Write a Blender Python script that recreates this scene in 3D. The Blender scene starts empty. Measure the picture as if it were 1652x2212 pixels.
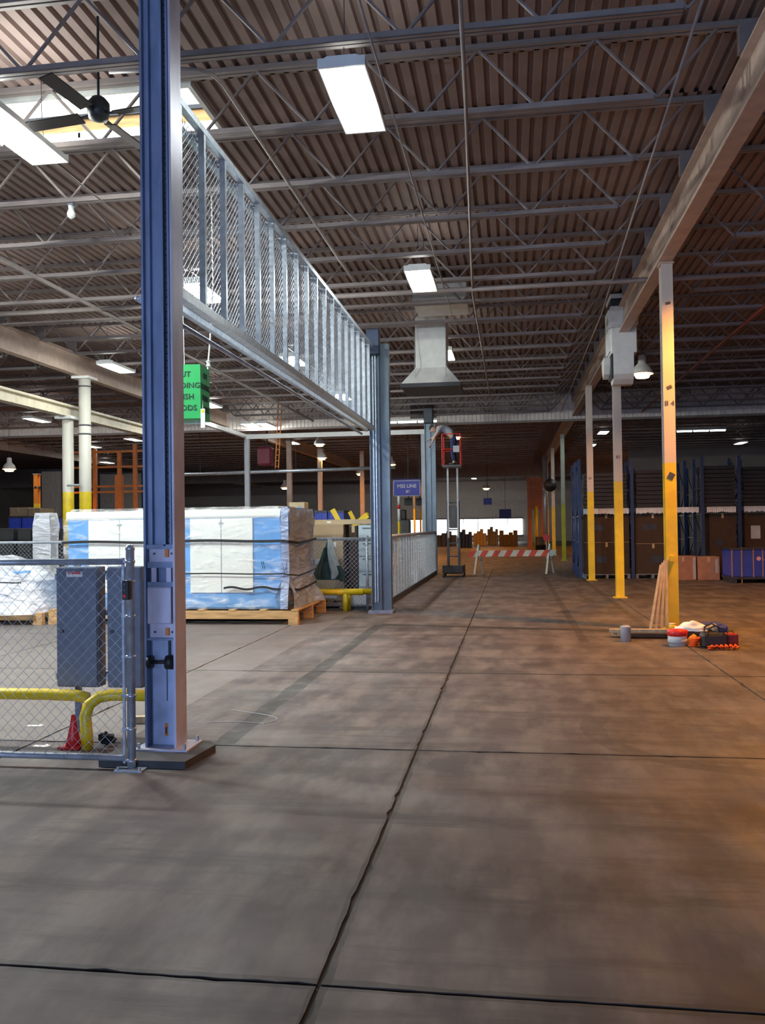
import bpy, math, random
from mathutils import Vector, Matrix, noise
random.seed(7)
SC = bpy.context.scene
COL = SC.collection
# ------------------------------------------------------------------ camera
IMW, IMH, FPX, CAMH = 1652, 2212, 1883.0, 1.6
YAW, PITCH, ROLL = 0.14677, 0.01605, -0.01345
_cy, _sy, _cp, _sp = math.cos(YAW), math.sin(YAW), math.cos(PITCH), math.sin(PITCH)
_f = Vector((-_sy*_cp, _cy*_cp, _sp)); _r = Vector((_cy, _sy, 0)); _u = _r.cross(_f)
_R = math.cos(ROLL)*_r + math.sin(ROLL)*_u
_U = -math.sin(ROLL)*_r + math.cos(ROLL)*_u
cam_data = bpy.data.cameras.new('camera')
cam_data.sensor_fit = 'HORIZONTAL'; cam_data.sensor_width = 36.0
cam_data.lens = 36.0*FPX/IMW; cam_data.clip_start = .05; cam_data.clip_end = 400
cam = bpy.data.objects.new('camera', cam_data); COL.objects.link(cam)
cam.matrix_world = Matrix(((_R.x, _U.x, -_f.x, 0), (_R.y, _U.y, -_f.y, 0), (_R.z, _U.z, -_f.z, CAMH), (0, 0, 0, 1)))
SC.camera = cam
def P(x, y, Y):                     # the point at depth Y (metres down the hall) seen at pixel x, y
    d = _R*((x-IMW/2)/FPX) - _U*((y-IMH/2)/FPX) + _f
    return Vector((0, 0, CAMH)) + d*(Y/d.y)
# ------------------------------------------------------------------ world, exposure, light levels
w = bpy.data.worlds.new('sky'); SC.world = w; w.use_nodes = True
w.node_tree.nodes['Background'].inputs[0].default_value = (.75, .87, 1, 1)
w.node_tree.nodes['Background'].inputs[1].default_value = 1.0
SC.view_settings.view_transform = 'Standard'; SC.view_settings.look = 'None'
SC.view_settings.gamma = 1.0; SC.view_settings.use_curve_mapping = False
SC.view_settings.exposure = -0.62
cy = SC.cycles; cy.max_bounces = 5; cy.diffuse_bounces = 3; cy.glossy_bounces = 2; cy.transparent_max_bounces = 8; cy.adaptive_threshold = .06
cy.caustics_reflective = False; cy.caustics_refractive = False
WHITE, SODIUM = (0.93, 1.0, 0.97), (1.0, 0.37, 0.035)
P_LAMP = 40.0          # watts of each fluorescent fixture, downwards
P_UP = 8.0             # and upwards, added above the housing to brighten the ceiling
P_GLOBE = 95.0         # light thrown sideways by the bare tubes
P_SOD = 3000.0
# ------------------------------------------------------------------ helpers
OFF = {}; KIDS = {}
class MB:
    def __init__(s): s.v = []; s.f = []
    def add(s, vs, fs):
        b = len(s.v); s.v += [tuple(v) for v in vs]; s.f += [tuple(i+b for i in f) for f in fs]; return s
    def box(s, x0, x1, y0, y1, z0, z1):
        return s.add([(x0,y0,z0),(x1,y0,z0),(x1,y1,z0),(x0,y1,z0),(x0,y0,z1),(x1,y0,z1),(x1,y1,z1),(x0,y1,z1)],
                     [(3,2,1,0),(4,5,6,7),(0,1,5,4),(1,2,6,5),(2,3,7,6),(3,0,4,7)])
    def bbox(s, x0, x1, y0, y1, z0, z1, b=.01):      # box with chamfered vertical and top edges
        def ring(i, z): return [(x0+i,y0+b,z),(x0+b,y0+i,z),(x1-b,y0+i,z),(x1-i,y0+b,z),(x1-i,y1-b,z),(x1-b,y1-i,z),(x0+b,y1-i,z),(x0+i,y1-b,z)]
        rings = [ring(b*.6, z0), ring(0, z0+b), ring(0, z1-b), ring(b*.6, z1)]
        vs = [p for r in rings for p in r]; fs = [tuple(reversed(range(8))), tuple(range(24, 32))]
        for k in range(3):
            for i in range(8): fs.append((k*8+i, k*8+(i+1) % 8, k*8+8+(i+1) % 8, k*8+8+i))
        return s.add(vs, fs)
    def obox(s, c, size, rx=0, ry=0, rz=0):
        m = Matrix.Translation(Vector(c)) @ Matrix.Rotation(rz,4,'Z') @ Matrix.Rotation(ry,4,'Y') @ Matrix.Rotation(rx,4,'X')
        a, b, d = size[0]/2, size[1]/2, size[2]/2
        vs = [m @ Vector(p) for p in ((-a,-b,-d),(a,-b,-d),(a,b,-d),(-a,b,-d),(-a,-b,d),(a,-b,d),(a,b,d),(-a,b,d))]
        return s.add(vs, [(3,2,1,0),(4,5,6,7),(0,1,5,4),(1,2,6,5),(2,3,7,6),(3,0,4,7)])
    def bar(s, p, q, w, h=None):
        return s.cyl(p, q, w*.7071, 4, cap=True, rot=math.pi/4, sq=(h/w if h else 1))
    def cyl(s, p, q, r, n=10, r2=None, cap=True, rot=0, sq=1):
        p, q = Vector(p), Vector(q); d = (q-p)
        if d.length < 1e-9: return s
        d.normalize()
        u = Vector((0,0,1)).cross(d) if abs(d.z) < .99 else Vector((1,0,0))
        u.normalize(); v = d.cross(u); r2 = r if r2 is None else r2
        vs = []
        for c, rr in ((p, r), (q, r2)):
            for i in range(n):
                a = 2*math.pi*i/n+rot; vs.append(c+u*math.cos(a)*rr+v*math.sin(a)*rr*sq)
        fs = [(i, (i+1) % n, n+(i+1) % n, n+i) for i in range(n)]
        if cap: fs += [tuple(reversed(range(n))), tuple(range(n, 2*n))]
        return s.add(vs, fs)
    def tube(s, pts, r, n=8, rr=None):
        pts = [Vector(p) for p in pts]; rings = []; pu = None
        for i, p in enumerate(pts):
            d = (pts[min(i+1, len(pts)-1)]-pts[max(i-1, 0)]).normalized()
            if pu is None: pu = (Vector((0,0,1)).cross(d) if abs(d.z) < .95 else Vector((1,0,0)).cross(d))
            u = (pu-d*pu.dot(d)).normalized(); pu = u; v = d.cross(u)
            ri = rr[i] if rr else r
            rings += [p+u*math.cos(2*math.pi*k/n)*ri+v*math.sin(2*math.pi*k/n)*ri for k in range(n)]
        fs = []
        for i in range(len(pts)-1):
            for k in range(n): fs.append((i*n+k, i*n+(k+1) % n, (i+1)*n+(k+1) % n, (i+1)*n+k))
        fs += [tuple(reversed(range(n))), tuple(range((len(pts)-1)*n, len(pts)*n))]
        return s.add(rings, fs)
    def lathe(s, prof, c=(0,0,0), n=16):
        vs = []; fs = []
        for r, z in prof:
            for i in range(n):
                a = 2*math.pi*i/n; vs.append((c[0]+r*math.cos(a), c[1]+r*math.sin(a), c[2]+z))
        for k in range(len(prof)-1):
            for i in range(n): fs.append((k*n+i, k*n+(i+1) % n, (k+1)*n+(i+1) % n, (k+1)*n+i))
        fs += [tuple(reversed(range(n))), tuple(range((len(prof)-1)*n, len(prof)*n))]
        return s.add(vs, fs)
    def prism(s, poly, a, b, axis='Y'):              # poly in the two other axes, extruded along axis
        def pt(p, t): return {'Y': (p[0], t, p[1]), 'X': (t, p[0], p[1]), 'Z': (p[0], p[1], t)}[axis]
        n = len(poly); vs = [pt(p, a) for p in poly]+[pt(p, b) for p in poly]
        fs = [tuple(range(n)), tuple(reversed(range(n, 2*n)))]+[(i, n+i, n+(i+1) % n, (i+1) % n) for i in range(n)]
        return s.add(vs, fs)
    def build(s, name, mat, parent=None, smooth=False, world=True):
        off = OFF.get(parent.name, Vector()) if (parent is not None and world) else Vector()
        me = bpy.data.meshes.new(name)
        me.from_pydata([tuple(Vector(v)-off) for v in s.v], [], s.f); me.update()
        me.validate()
        import bmesh
        bm = bmesh.new(); bm.from_mesh(me); bmesh.ops.recalc_face_normals(bm, faces=bm.faces); bm.to_mesh(me); bm.free()
        if smooth:
            me.polygons.foreach_set('use_smooth', [True]*len(me.polygons))
        me.materials.append(mat)
        return link(name, me, parent)
def link(name, me, parent=None):
    o = bpy.data.objects.new(name, me); COL.objects.link(o)
    if parent is not None:
        o.parent = parent; OFF[o.name] = OFF.get(parent.name, Vector()); KIDS.setdefault(parent.name, []).append(o)
    else: OFF[o.name] = Vector()
    return o
def tag(o, label=None, cat=None, group=None, kind=None):
    if label: o['label'] = label
    if cat: o['category'] = cat
    if group: o['group'] = group
    if kind: o['kind'] = kind
    return o
def thing(name, label, cat, loc=(0,0,0), group=None, rz=0):
    o = bpy.data.objects.new(name, None); o.empty_display_size = .1; COL.objects.link(o)
    o.location = loc; o.rotation_euler = (0,0,rz); OFF[o.name] = Vector(loc)
    return tag(o, label, cat, group)
def struct(o): o['kind'] = 'structure'; return o
def copy_tree(o, parent=None):
    c = o.copy(); COL.objects.link(c); c.parent = parent
    for ch in KIDS.get(o.name, ()): copy_tree(ch, c)
    return c
def text(name, body, size, mat, parent, loc, rot=(math.pi/2,0,0), bold=.0, align='CENTER', sx=1):
    cu = bpy.data.curves.new('lettering', 'FONT'); cu.body = body; cu.size = size; cu.extrude = .002; cu.offset = bold
    cu.align_x = align; cu.align_y = 'CENTER'; cu.resolution_u = 2
    t = bpy.data.objects.new('tmp_text', cu); COL.objects.link(t)
    dg = bpy.context.evaluated_depsgraph_get(); me = bpy.data.meshes.new_from_object(t.evaluated_get(dg))
    bpy.data.objects.remove(t); bpy.data.curves.remove(cu)
    me.materials.clear(); me.materials.append(mat)
    m = Matrix.Translation(Vector(loc)-OFF.get(parent.name, Vector())) @ (Matrix.Rotation(rot[2],4,'Z') @ Matrix.Rotation(rot[1],4,'Y') @ Matrix.Rotation(rot[0],4,'X')) @ Matrix.Diagonal((sx,1,1,1))
    me.transform(m)
    return link(name, me, parent)
# ------------------------------------------------------------------ materials
MATS = {}
def mat(name, col, rough=.5, metal=0, var=.12, scale=6, bump=0, bscale=30, stretch=(1,1,1), dirt=None, dirt_amt=.4, dscale=2, emit=None, strength=0, spec=.5, coords='Object', coat=0):
    if name in MATS: return MATS[name]
    m = bpy.data.materials.new(name); m.use_nodes = True; nt = m.node_tree; N = nt.nodes; L = nt.links
    b = N['Principled BSDF']; b.inputs['Roughness'].default_value = rough; b.inputs['Metallic'].default_value = metal
    b.inputs['Specular IOR Level'].default_value = spec; b.inputs['Coat Weight'].default_value = coat
    tc = N.new('ShaderNodeTexCoord'); mp = N.new('ShaderNodeMapping'); mp.inputs['Scale'].default_value = stretch
    L.new(tc.outputs[coords], mp.inputs['Vector'])
    nz = N.new('ShaderNodeTexNoise'); nz.inputs['Scale'].default_value = scale; nz.inputs['Detail'].default_value = 2
    L.new(mp.outputs[0], nz.inputs['Vector'])
    rp = N.new('ShaderNodeValToRGB'); rp.color_ramp.elements[0].position = .3; rp.color_ramp.elements[1].position = .7
    rp.color_ramp.elements[0].color = tuple(c*(1-var) for c in col)+(1,)
    rp.color_ramp.elements[1].color = tuple(min(1, c*(1+var)) for c in col)+(1,)
    L.new(nz.outputs['Fac'], rp.inputs['Fac']); out = rp.outputs['Color']
    if dirt:
        n2 = N.new('ShaderNodeTexNoise'); n2.inputs['Scale'].default_value = dscale; n2.inputs['Detail'].default_value = 4; n2.inputs['Roughness'].default_value = .7
        L.new(mp.outputs[0], n2.inputs['Vector'])
        r2 = N.new('ShaderNodeValToRGB'); r2.color_ramp.elements[0].position = .48; r2.color_ramp.elements[1].position = .72
        r2.color_ramp.elements[0].color = (0,0,0,1); r2.color_ramp.elements[1].color = (dirt_amt,)*3+(1,)
        L.new(n2.outputs['Fac'], r2.inputs['Fac'])
        mx = N.new('ShaderNodeMixRGB'); L.new(r2.outputs['Color'], mx.inputs['Fac']); L.new(out, mx.inputs[1]); mx.inputs[2].default_value = dirt+(1,)
        out = mx.outputs[0]
    L.new(out, b.inputs['Base Color'])
    if bump:
        n3 = N.new('ShaderNodeTexNoise'); n3.inputs['Scale'].default_value = bscale; n3.inputs['Detail'].default_value = 2
        L.new(mp.outputs[0], n3.inputs['Vector'])
        bp = N.new('ShaderNodeBump'); bp.inputs['Strength'].default_value = bump; bp.inputs['Distance'].default_value = .02
        L.new(n3.outputs['Fac'], bp.inputs['Height']); L.new(bp.outputs[0], b.inputs['Normal'])
    if emit:
        b.inputs['Emission Color'].default_value = emit+(1,); b.inputs['Emission Strength'].default_value = strength
    MATS[name] = m; return m
def two_tone(name, low, high, zsplit, rough=.45, var=.08, dirt=(.25,.2,.12)):   # painted column: one paint up to zsplit, another above
    m = mat(name, low, rough=rough, var=var, scale=4, dirt=dirt, dirt_amt=.35, dscale=1.5); nt = m.node_tree; N = nt.nodes; L = nt.links
    b = N['Principled BSDF']; src = b.inputs['Base Color'].links[0].from_socket
    tc = N.new('ShaderNodeTexCoord'); sp = N.new('ShaderNodeSeparateXYZ'); L.new(tc.outputs['Object'], sp.inputs[0])
    gt = N.new('ShaderNodeMath'); gt.operation = 'GREATER_THAN'; L.new(sp.outputs['Z'], gt.inputs[0]); gt.inputs[1].default_value = zsplit
    mx = N.new('ShaderNodeMixRGB'); L.new(gt.outputs[0], mx.inputs['Fac']); L.new(src, mx.inputs[1]); mx.inputs[2].default_value = high+(1,)
    L.new(mx.outputs[0], b.inputs['Base Color']); return m
def floor_mat():
    m = bpy.data.materials.new('concrete_floor'); m.use_nodes = True; nt = m.node_tree; N = nt.nodes; L = nt.links
    b = N['Principled BSDF']; g = N.new('ShaderNodeNewGeometry'); sp = N.new('ShaderNodeSeparateXYZ'); L.new(g.outputs['Position'], sp.inputs[0])
    def math_(op, a, bb=None):
        n = N.new('ShaderNodeMath'); n.operation = op
        for i, v in enumerate((a, bb)):
            if v is None: continue
            if hasattr(v, 'links'): L.new(v, n.inputs[i])
            else: n.inputs[i].default_value = v
        return n.outputs[0]
    def noise_(scale, stretch=(1,1,1), detail=4, rough=.6):
        mp = N.new('ShaderNodeMapping'); mp.inputs['Scale'].default_value = stretch; L.new(g.outputs['Position'], mp.inputs['Vector'])
        n = N.new('ShaderNodeTexNoise'); n.inputs['Scale'].default_value = scale; n.inputs['Detail'].default_value = detail; n.inputs['Roughness'].default_value = rough
        L.new(mp.outputs[0], n.inputs['Vector']); return n.outputs['Fac']
    def ramp(fac, lo, hi, c0=(0,0,0), c1=(1,1,1)):
        r = N.new('ShaderNodeValToRGB'); r.color_ramp.elements[0].position = lo; r.color_ramp.elements[1].position = hi
        r.color_ramp.elements[0].color = c0+(1,); r.color_ramp.elements[1].color = c1+(1,); L.new(fac, r.inputs['Fac']); return r.outputs['Color']
    def mix(fac, a, c, mode='MIX'):
        n = N.new('ShaderNodeMixRGB'); n.blend_type = mode
        for i, v in enumerate((fac, a, c)):
            if hasattr(v, 'links'): L.new(v, n.inputs[i])
            else: n.inputs[i].default_value = v if i == 0 else v+(1,)
        return n.outputs[0]
    X, Y = sp.outputs['X'], sp.outputs['Y']
    wob = math_('MULTIPLY', math_('SUBTRACT', noise_(1.5), .5), .25)
    # coated, paler bay beyond the partition line
    pale = math_('MULTIPLY', math_('LESS_THAN', math_('ADD', X, math_('MULTIPLY', wob, .12)), -2.93), math_('GREATER_THAN', Y, 6.2))
    worn = mix(ramp(noise_(.9,(.45,1.6,1)), .35, .68), (.060,.048,.049), (.122,.099,.096))
    worn = mix(ramp(noise_(3.5, (1,.35,1)), .42, .66), worn, (.165,.138,.125))          # scuffs drawn along the aisle
    worn = mix(math_('MULTIPLY', ramp(noise_(2.2, (.25,1.5,1), 5, .7),   .50, .68), .8), worn, (.050,.042,.042))    # sweeping marks across
    coat = mix(ramp(noise_(2.5), .3, .7), (.145,.127,.120), (.180,.159,.151))
    base = mix(pale, worn, coat)
    BN = ramp(noise_(5, (1,1,1), 3), .22, .5)
    def band(coord, c, half, lo=None, hi=None, axis=None, amt=.7, colr=(.030,.026,.024), nscale=5):
        d = math_('ABSOLUTE', math_('SUBTRACT', math_('ADD', coord, math_('MULTIPLY', wob, .35)), c))
        k = math_('LESS_THAN', d, half)
        if lo is not None: k = math_('MULTIPLY', k, math_('MULTIPLY', math_('GREATER_THAN', axis, lo), math_('LESS_THAN', axis, hi)))
        k = math_('MULTIPLY', k, math_('MULTIPLY', BN, amt)); return k, colr
    for coord, c, half, lo, hi, axis, amt in ((X,-2.15,.085,6.25,14.0,Y,.9), (X,.95,.06,12.0,27.0,Y,.6), (X,2.0,.06,12.5,26.0,Y,.5), (X,-1.75,.09,17.0,27.0,Y,.55), (Y,3.0,.035,-6.0,3.0,X,.6), (X,-.69,.03,2.0,12.4,Y,.7), (Y,6.2,.03,-6,6,X,.55), (Y,9.45,.03,-3,6,X,.5)):
        k, cc = band(coord, c, half, lo, hi, axis, amt); base = mix(k, base, cc)
    sl = math_('ADD', Y, math_('MULTIPLY', X, .2)); k, cc = band(sl, 13.6, .12, -2.1, 2.1, X, .95); base = mix(k, base, cc)
    # curved tyre scrub on the right of the aisle
    dx = math_('SUBTRACT', X, 1.72); dy = math_('SUBTRACT', Y, 6.95)
    rad = math_('SQRT', math_('ADD', math_('MULTIPLY', dx, dx), math_('MULTIPLY', dy, dy)))
    k = math_('MULTIPLY', math_('LESS_THAN', math_('ABSOLUTE', math_('SUBTRACT', math_('ADD', rad, math_('MULTIPLY', wob, .5)), 1.12)), .09), math_('MULTIPLY', math_('LESS_THAN', X, 1.8), math_('LESS_THAN', Y, 7.4)))
    base = mix(math_('MULTIPLY', k, math_('MULTIPLY', BN, .55)), base, (.05,.046,.048))
    L.new(base, b.inputs['Base Color'])
    rr = ramp(noise_(1.8, (1,.5,1)), .3, .75, (.50,)*3, (.80,)*3); L.new(rr, b.inputs['Roughness'])
    bp = N.new('ShaderNodeBump'); bp.inputs['Strength'].default_value = .12; bp.inputs['Distance'].default_value = .01
    L.new(noise_(14), bp.inputs['Height']); L.new(bp.outputs[0], b.inputs['Normal'])
    b.inputs['Specular IOR Level'].default_value = .3
    return m
def film_mat(name, see=.45, tint=(.93,.96,1.0), wrinkle=.6):
    m = bpy.data.materials.new(name); m.use_nodes = True; nt = m.node_tree; N = nt.nodes; L = nt.links
    b = N['Principled BSDF']; b.inputs['Base Color'].default_value = tint+(1,); b.inputs['Roughness'].default_value = .22
    b.inputs['Specular IOR Level'].default_value = .7
    tc = N.new('ShaderNodeTexCoord'); mp = N.new('ShaderNodeMapping'); mp.inputs['Rotation'].default_value = (0, .6, 0); mp.inputs['Scale'].default_value = (1, 1, 3.2)
    L.new(tc.outputs['Object'], mp.inputs['Vector'])
    n = N.new('ShaderNodeTexNoise'); n.inputs['Scale'].default_value = 2.6; n.inputs['Detail'].default_value = 7; n.inputs['Distortion'].default_value = .8; L.new(mp.outputs[0], n.inputs['Vector'])
    bp = N.new('ShaderNodeBump'); bp.inputs['Strength'].default_value = wrinkle; bp.inputs['Distance'].default_value = .08; L.new(n.outputs['Fac'], bp.inputs['Height']); L.new(bp.outputs[0], b.inputs['Normal'])
    t = N.new('ShaderNodeBsdfTransparent'); mx = N.new('ShaderNodeMixShader')
    r = N.new('ShaderNodeValToRGB'); r.color_ramp.elements[0].position = .48; r.color_ramp.elements[1].position = .74
    r.color_ramp.elements[0].color = (1-see-.08,)*3+(1,); r.color_ramp.elements[1].color = (1-see+.38,)*3+(1,); L.new(n.outputs['Fac'], r.inputs['Fac'])
    L.new(r.outputs['Color'], mx.inputs['Fac']); L.new(t.outputs[0], mx.inputs[1]); L.new(b.outputs[0], mx.inputs[2]); L.new(mx.outputs[0], N['Material Output'].inputs['Surface'])
    return m
M_floor = floor_mat()
M_joint = mat('joint_filler', (.035,.03,.028), .8)
M_deck = mat('deck_paint', (.275,.195,.172), .65, var=.18, scale=1.5, dirt=(.2,.14,.11), dirt_amt=.4, dscale=.8, coords='Object')
M_joist = mat('joist_paint', (.27,.225,.21), .5, var=.1, dirt=(.2,.15,.12), dirt_amt=.3)
M_girder = mat('girder_paint', (.60,.45,.36), .5, var=.1, dirt=(.25,.18,.12), dirt_amt=.3)
M_curt = mat('curtain_paint', (.92,.82,.75), .6, var=.1)
M_wall = mat('wall_paint', (.30,.26,.235), .7, var=.1, scale=1.2, dirt=(.25,.2,.17), dirt_amt=.4)
M_darkwall = mat('dark_wall', (.16,.13,.12), .8, var=.2)
M_galv = mat('galvanised_steel', (.50,.55,.62), .35, .55, var=.2, scale=14, dirt=(.36,.41,.5), dirt_amt=.5, dscale=5, bump=.04)
M_steel = mat('blue_grey_steel', (.21,.27,.42), .42, .1, var=.22, scale=7, dirt=(.38,.43,.58), dirt_amt=.5, dscale=3, bump=.05, stretch=(1,1,.35))
M_colB = mat('slate_steel', (.13,.165,.20), .35, .4, var=.2, scale=6, stretch=(1,1,.4))
M_navy = mat('navy_steel', (.04,.055,.10), .45, .2, var=.2)
M_steel_d = mat('dark_steel', (.05,.055,.07), .5, .4, var=.2)
M_plate = mat('lilac_grey_steel', (.58,.56,.70), .45, .1, var=.2, scale=5, dirt=(.5,.5,.58), dirt_amt=.5, dscale=2.2, stretch=(1,1,.5))
M_cab = mat('cabinet_grey', (.16,.19,.25), .42, 0, var=.1, scale=16, dirt=(.25,.28,.35), dirt_amt=.3, dscale=4)
M_yel = mat('yellow_paint', (.80,.56,.015), .38, var=.08, dirt=(.5,.33,.03), dirt_amt=.5, dscale=3)
M_colyel = two_tone('column_paint', (.86,.60,.01), (.60,.52,.45), 2.48)
M_colgrnlit = two_tone('column_paint_green_lit', (.62,.66,.02), (.52,.58,.47), 2.42)  # green light on one far column, put into its paint colours
M_colwht = two_tone('column_paint_cream', (.85,.62,.02), (.62,.59,.51), 2.56)
M_white = mat('white_enamel', (.80,.80,.76), .4, var=.05)
M_duct = mat('duct_paint', (.80,.80,.75), .5, var=.06, dirt=(.5,.48,.44), dirt_amt=.3)
M_black = mat('black_plastic', (.018,.018,.02), .5)
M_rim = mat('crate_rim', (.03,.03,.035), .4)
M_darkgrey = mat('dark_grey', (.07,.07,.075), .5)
M_red = mat('red_plastic', (.75,.03,.03), .4)
M_orange = mat('orange_paint', (.75,.22,.03), .5)
M_wood = mat('pine_wood', (.58,.35,.15), .65, var=.25, scale=3, stretch=(1,12,12), dirt=(.35,.2,.09), dirt_amt=.4)
M_wood2 = mat('pale_lumber', (.50,.38,.24), .7, var=.2, scale=4, stretch=(8,8,1))
M_card = mat('cardboard', (.42,.29,.17), .75, var=.08, scale=3)
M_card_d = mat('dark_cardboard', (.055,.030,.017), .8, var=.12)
M_cardl = mat('tan_cardboard', (.55,.42,.25), .75, var=.06)
M_bluefilm = mat('blue_film', (.12,.38,.80), .35, var=.08)
M_panel = mat('cream_panel', (.88,.90,.84), .4, var=.02)
M_greyend = mat('grey_panel', (.45,.46,.50), .45, var=.08)
M_bluebin = mat('blue_plastic', (.03,.06,.42), .45, var=.1)
M_rack = mat('rack_blue', (.018,.036,.11), .4, var=.1)
M_rackorange = mat('rack_orange', (.48,.13,.02), .5)
M_drawer = mat('pale_blue_enamel', (.52,.62,.64), .4, var=.04)
M_paper = mat('paper', (.85,.85,.83), .8, var=.02)
M_green = mat('green_card', (.01,.36,.08), .55, var=.05)
M_ink = mat('black_ink', (.01,.03,.015), .7)
M_signblue = mat('sign_blue', (.02,.03,.55), .4, var=.03)
M_signwhite = mat('sign_white', (.9,.9,.92), .5, var=.01)
M_grout = mat('grout', (.055,.052,.055), .75, var=.25, scale=5)
M_film = film_mat('clear_film', .84, (.97,.98,1.0))
M_film2 = film_mat('milky_film', .25, (.92,.93,.98), 1.0)
M_filmsh = film_mat('grey_film', .18, (.40,.50,.74), 1.0)
M_tube = mat('lamp_tube', (1,1,1), .5, var=0, emit=WHITE, strength=28)
M_tube_far = mat('lamp_tube_far', (1,1,1), .5, var=0, emit=WHITE, strength=10)
M_bulb = mat('sodium_bulb', (1,.8,.5), .5, var=0, emit=(1,.70,.32), strength=9)
M_sky = mat('daylight_pane', (.9,.95,1), .4, var=0, emit=(.95,1,.98), strength=7)
M_door_glow = mat('assumed_door_glow', (.8,.88,1), .5, var=0, emit=(.42,.60,1.0), strength=18)  # bluish glow for the assumed door behind the camera
M_win = mat('window_pane', (.9,.95,1), .3, var=0, emit=(.92,1,.97), strength=7)
m_ = bpy.data.materials.new('sodium_lens'); m_.use_nodes = True; N_ = m_.node_tree.nodes; N_.remove(N_['Principled BSDF'])
e_ = N_.new('ShaderNodeEmission'); e_.inputs[0].default_value = (1,.66,.28,1); e_.inputs[1].default_value = 9; t_ = N_.new('ShaderNodeBsdfTransparent'); a_ = N_.new('ShaderNodeAddShader')
m_.node_tree.links.new(e_.outputs[0], a_.inputs[0]); m_.node_tree.links.new(t_.outputs[0], a_.inputs[1]); m_.node_tree.links.new(a_.outputs[0], N_['Material Output'].inputs['Surface']); M_bulb = m_
for q_ in (M_tube, M_tube_far, M_bulb): q_.cycles.emission_sampling = 'NONE'      # their light is carried by the lamps inside the fixtures
M_skin = mat('skin', (.55,.36,.27), .6, var=.06)
M_shirt = mat('grey_shirt', (.34,.36,.42), .85, var=.1)
M_jeans = mat('blue_denim', (.03,.05,.14), .85, var=.15)
M_hair = mat('dark_hair', (.03,.022,.018), .7)
# ================================================================== THE SETTING
X0, X1, Y0, Y1 = -40.0, 26.0, -10.0, 82.0
ZD = 6.30                       # underside of the roof deck
fl = struct(MB().box(X0, X1, Y0, Y1, -.2, -.012).build('floor', M_joint))
sx = [-12.3+2.902*i for i in range(9)]; sx[4] = -.692; sx[5] = 2.21
sy = [-.2, 3.0, 6.2, 9.45, 12.65, 15.85, 19.05, 22.25, 25.45, 28.65, 31.85]
def slab(x0, x1, y0, y1, rough_edge=True):
    g = .007; pts = []
    def edge(a, b, n, inx, iny):
        for i in range(n):
            t = i/n; j = 0
            if 0 < i and rough_edge:
                j = abs(random.gauss(0, .0022))
                if random.random() < .07: j += random.uniform(.006, .018)
            pts.append((a[0]+(b[0]-a[0])*t+inx*j, a[1]+(b[1]-a[1])*t+iny*j))
    n = 40 if rough_edge else 1
    edge((x0+g,y0+g),(x1-g,y0+g),n,0,1); edge((x1-g,y0+g),(x1-g,y1-g),n,-1,0); edge((x1-g,y1-g),(x0+g,y1-g),n,0,-1); edge((x0+g,y1-g),(x0+g,y0+g),n,1,0)
    MB().prism(pts, -.05, 0.0, 'Z').build('slab', M_floor, fl)
for i in range(8):
    for j in range(10): slab(sx[i], sx[i+1], sy[j], sy[j+1], sx[i] > -7 and sy[j] < 16)
for a in ((X0, sx[0], Y0, Y1), (sx[8], X1, Y0, Y1), (sx[0], sx[8], Y0, sy[0]), (sx[0], sx[8], sy[10], Y1)): slab(*a, rough_edge=False)
# roof deck: trapezoidal steel deck, flutes running down the hall, with the skylight opening left out
SKX0, SKX1, SKY0, SKY1 = -6.0, -3.3, 8.72, 9.86
def deck_strip(mb, xa, xb, ya, yb, za=ZD):
    prof = []; x = xa
    while x < xb-.001:
        prof += [(x, za), (x+.085, za), (x+.10, za+.045), (x+.135, za+.045)]; x += .15
    prof.append((x, za)); n = len(prof)
    mb.add([(p[0], ya, p[1]) for p in prof]+[(p[0], yb, p[1]) for p in prof], [(i, i+1, n+i+1, n+i) for i in range(n-1)])
mb = MB(); deck_strip(mb, X0, X1, Y0, SKY0); deck_strip(mb, X0, X1, SKY1, Y1)
deck_strip(mb, X0, SKX0, SKY0, SKY1); deck_strip(mb, SKX1, X1, SKY0, SKY1)
ceil = struct(mb.build('ceiling', M_deck))
MB().box(X0, X1, Y0, SKY0, ZD+.06, ZD+.12).box(X0, X1, SKY1, Y1, ZD+.06, ZD+.12).box(X0, SKX0, SKY0, SKY1, ZD+.06, ZD+.12).box(SKX1, X1, SKY0, SKY1, ZD+.06, ZD+.12).build('roof_board', M_darkwall, ceil)
# skylight well
sk = thing('window_1', None, None, ((SKX0+SKX1)/2, (SKY0+SKY1)/2, ZD)); struct(sk)
MB().box(SKX0-.05, SKX0, SKY0, SKY1, ZD-.06, ZD+.55).box(SKX1, SKX1+.05, SKY0, SKY1, ZD-.06, ZD+.55).box(SKX0-.05, SKX1+.05, SKY0-.05, SKY0, ZD-.06, ZD+.55).box(SKX0-.05, SKX1+.05, SKY1, SKY1+.05, ZD-.06, ZD+.55).build('skylight_curb', M_duct, sk)
for k in range(3):
    a = SKX0+(SKX1-SKX0)*k/3
    MB().box(a+.02, a+(SKX1-SKX0)/3-.02, SKY0+.02, SKY1-.02, ZD+.50, ZD+.52).build('pane', M_sky, sk)
    if k: MB().box(a-.03, a+.03, SKY0, SKY1, ZD+.44, ZD+.54).build('mullion', M_wood, sk)
MB().box(SKX0, SKX1, SKY1-.06, SKY1-.02, ZD+.13, ZD+.25).build('wood_beam', M_wood, sk)
MB().box(SKX0, SKX1, SKY1-.09, SKY1-.02, ZD+.25, ZD+.30).build('steel_angle', M_steel_d, sk)
for k in range(3):
    a = SKX0+(SKX1-SKX0)*k/3; MB().box(a+.02, a+(SKX1-SKX0)/3-.02, SKY1-.04, SKY1-.02, ZD-.02, ZD+.11).build('glow_strip', M_sky, sk)  # glowing strips added for the bright band low on the far curb
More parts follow.
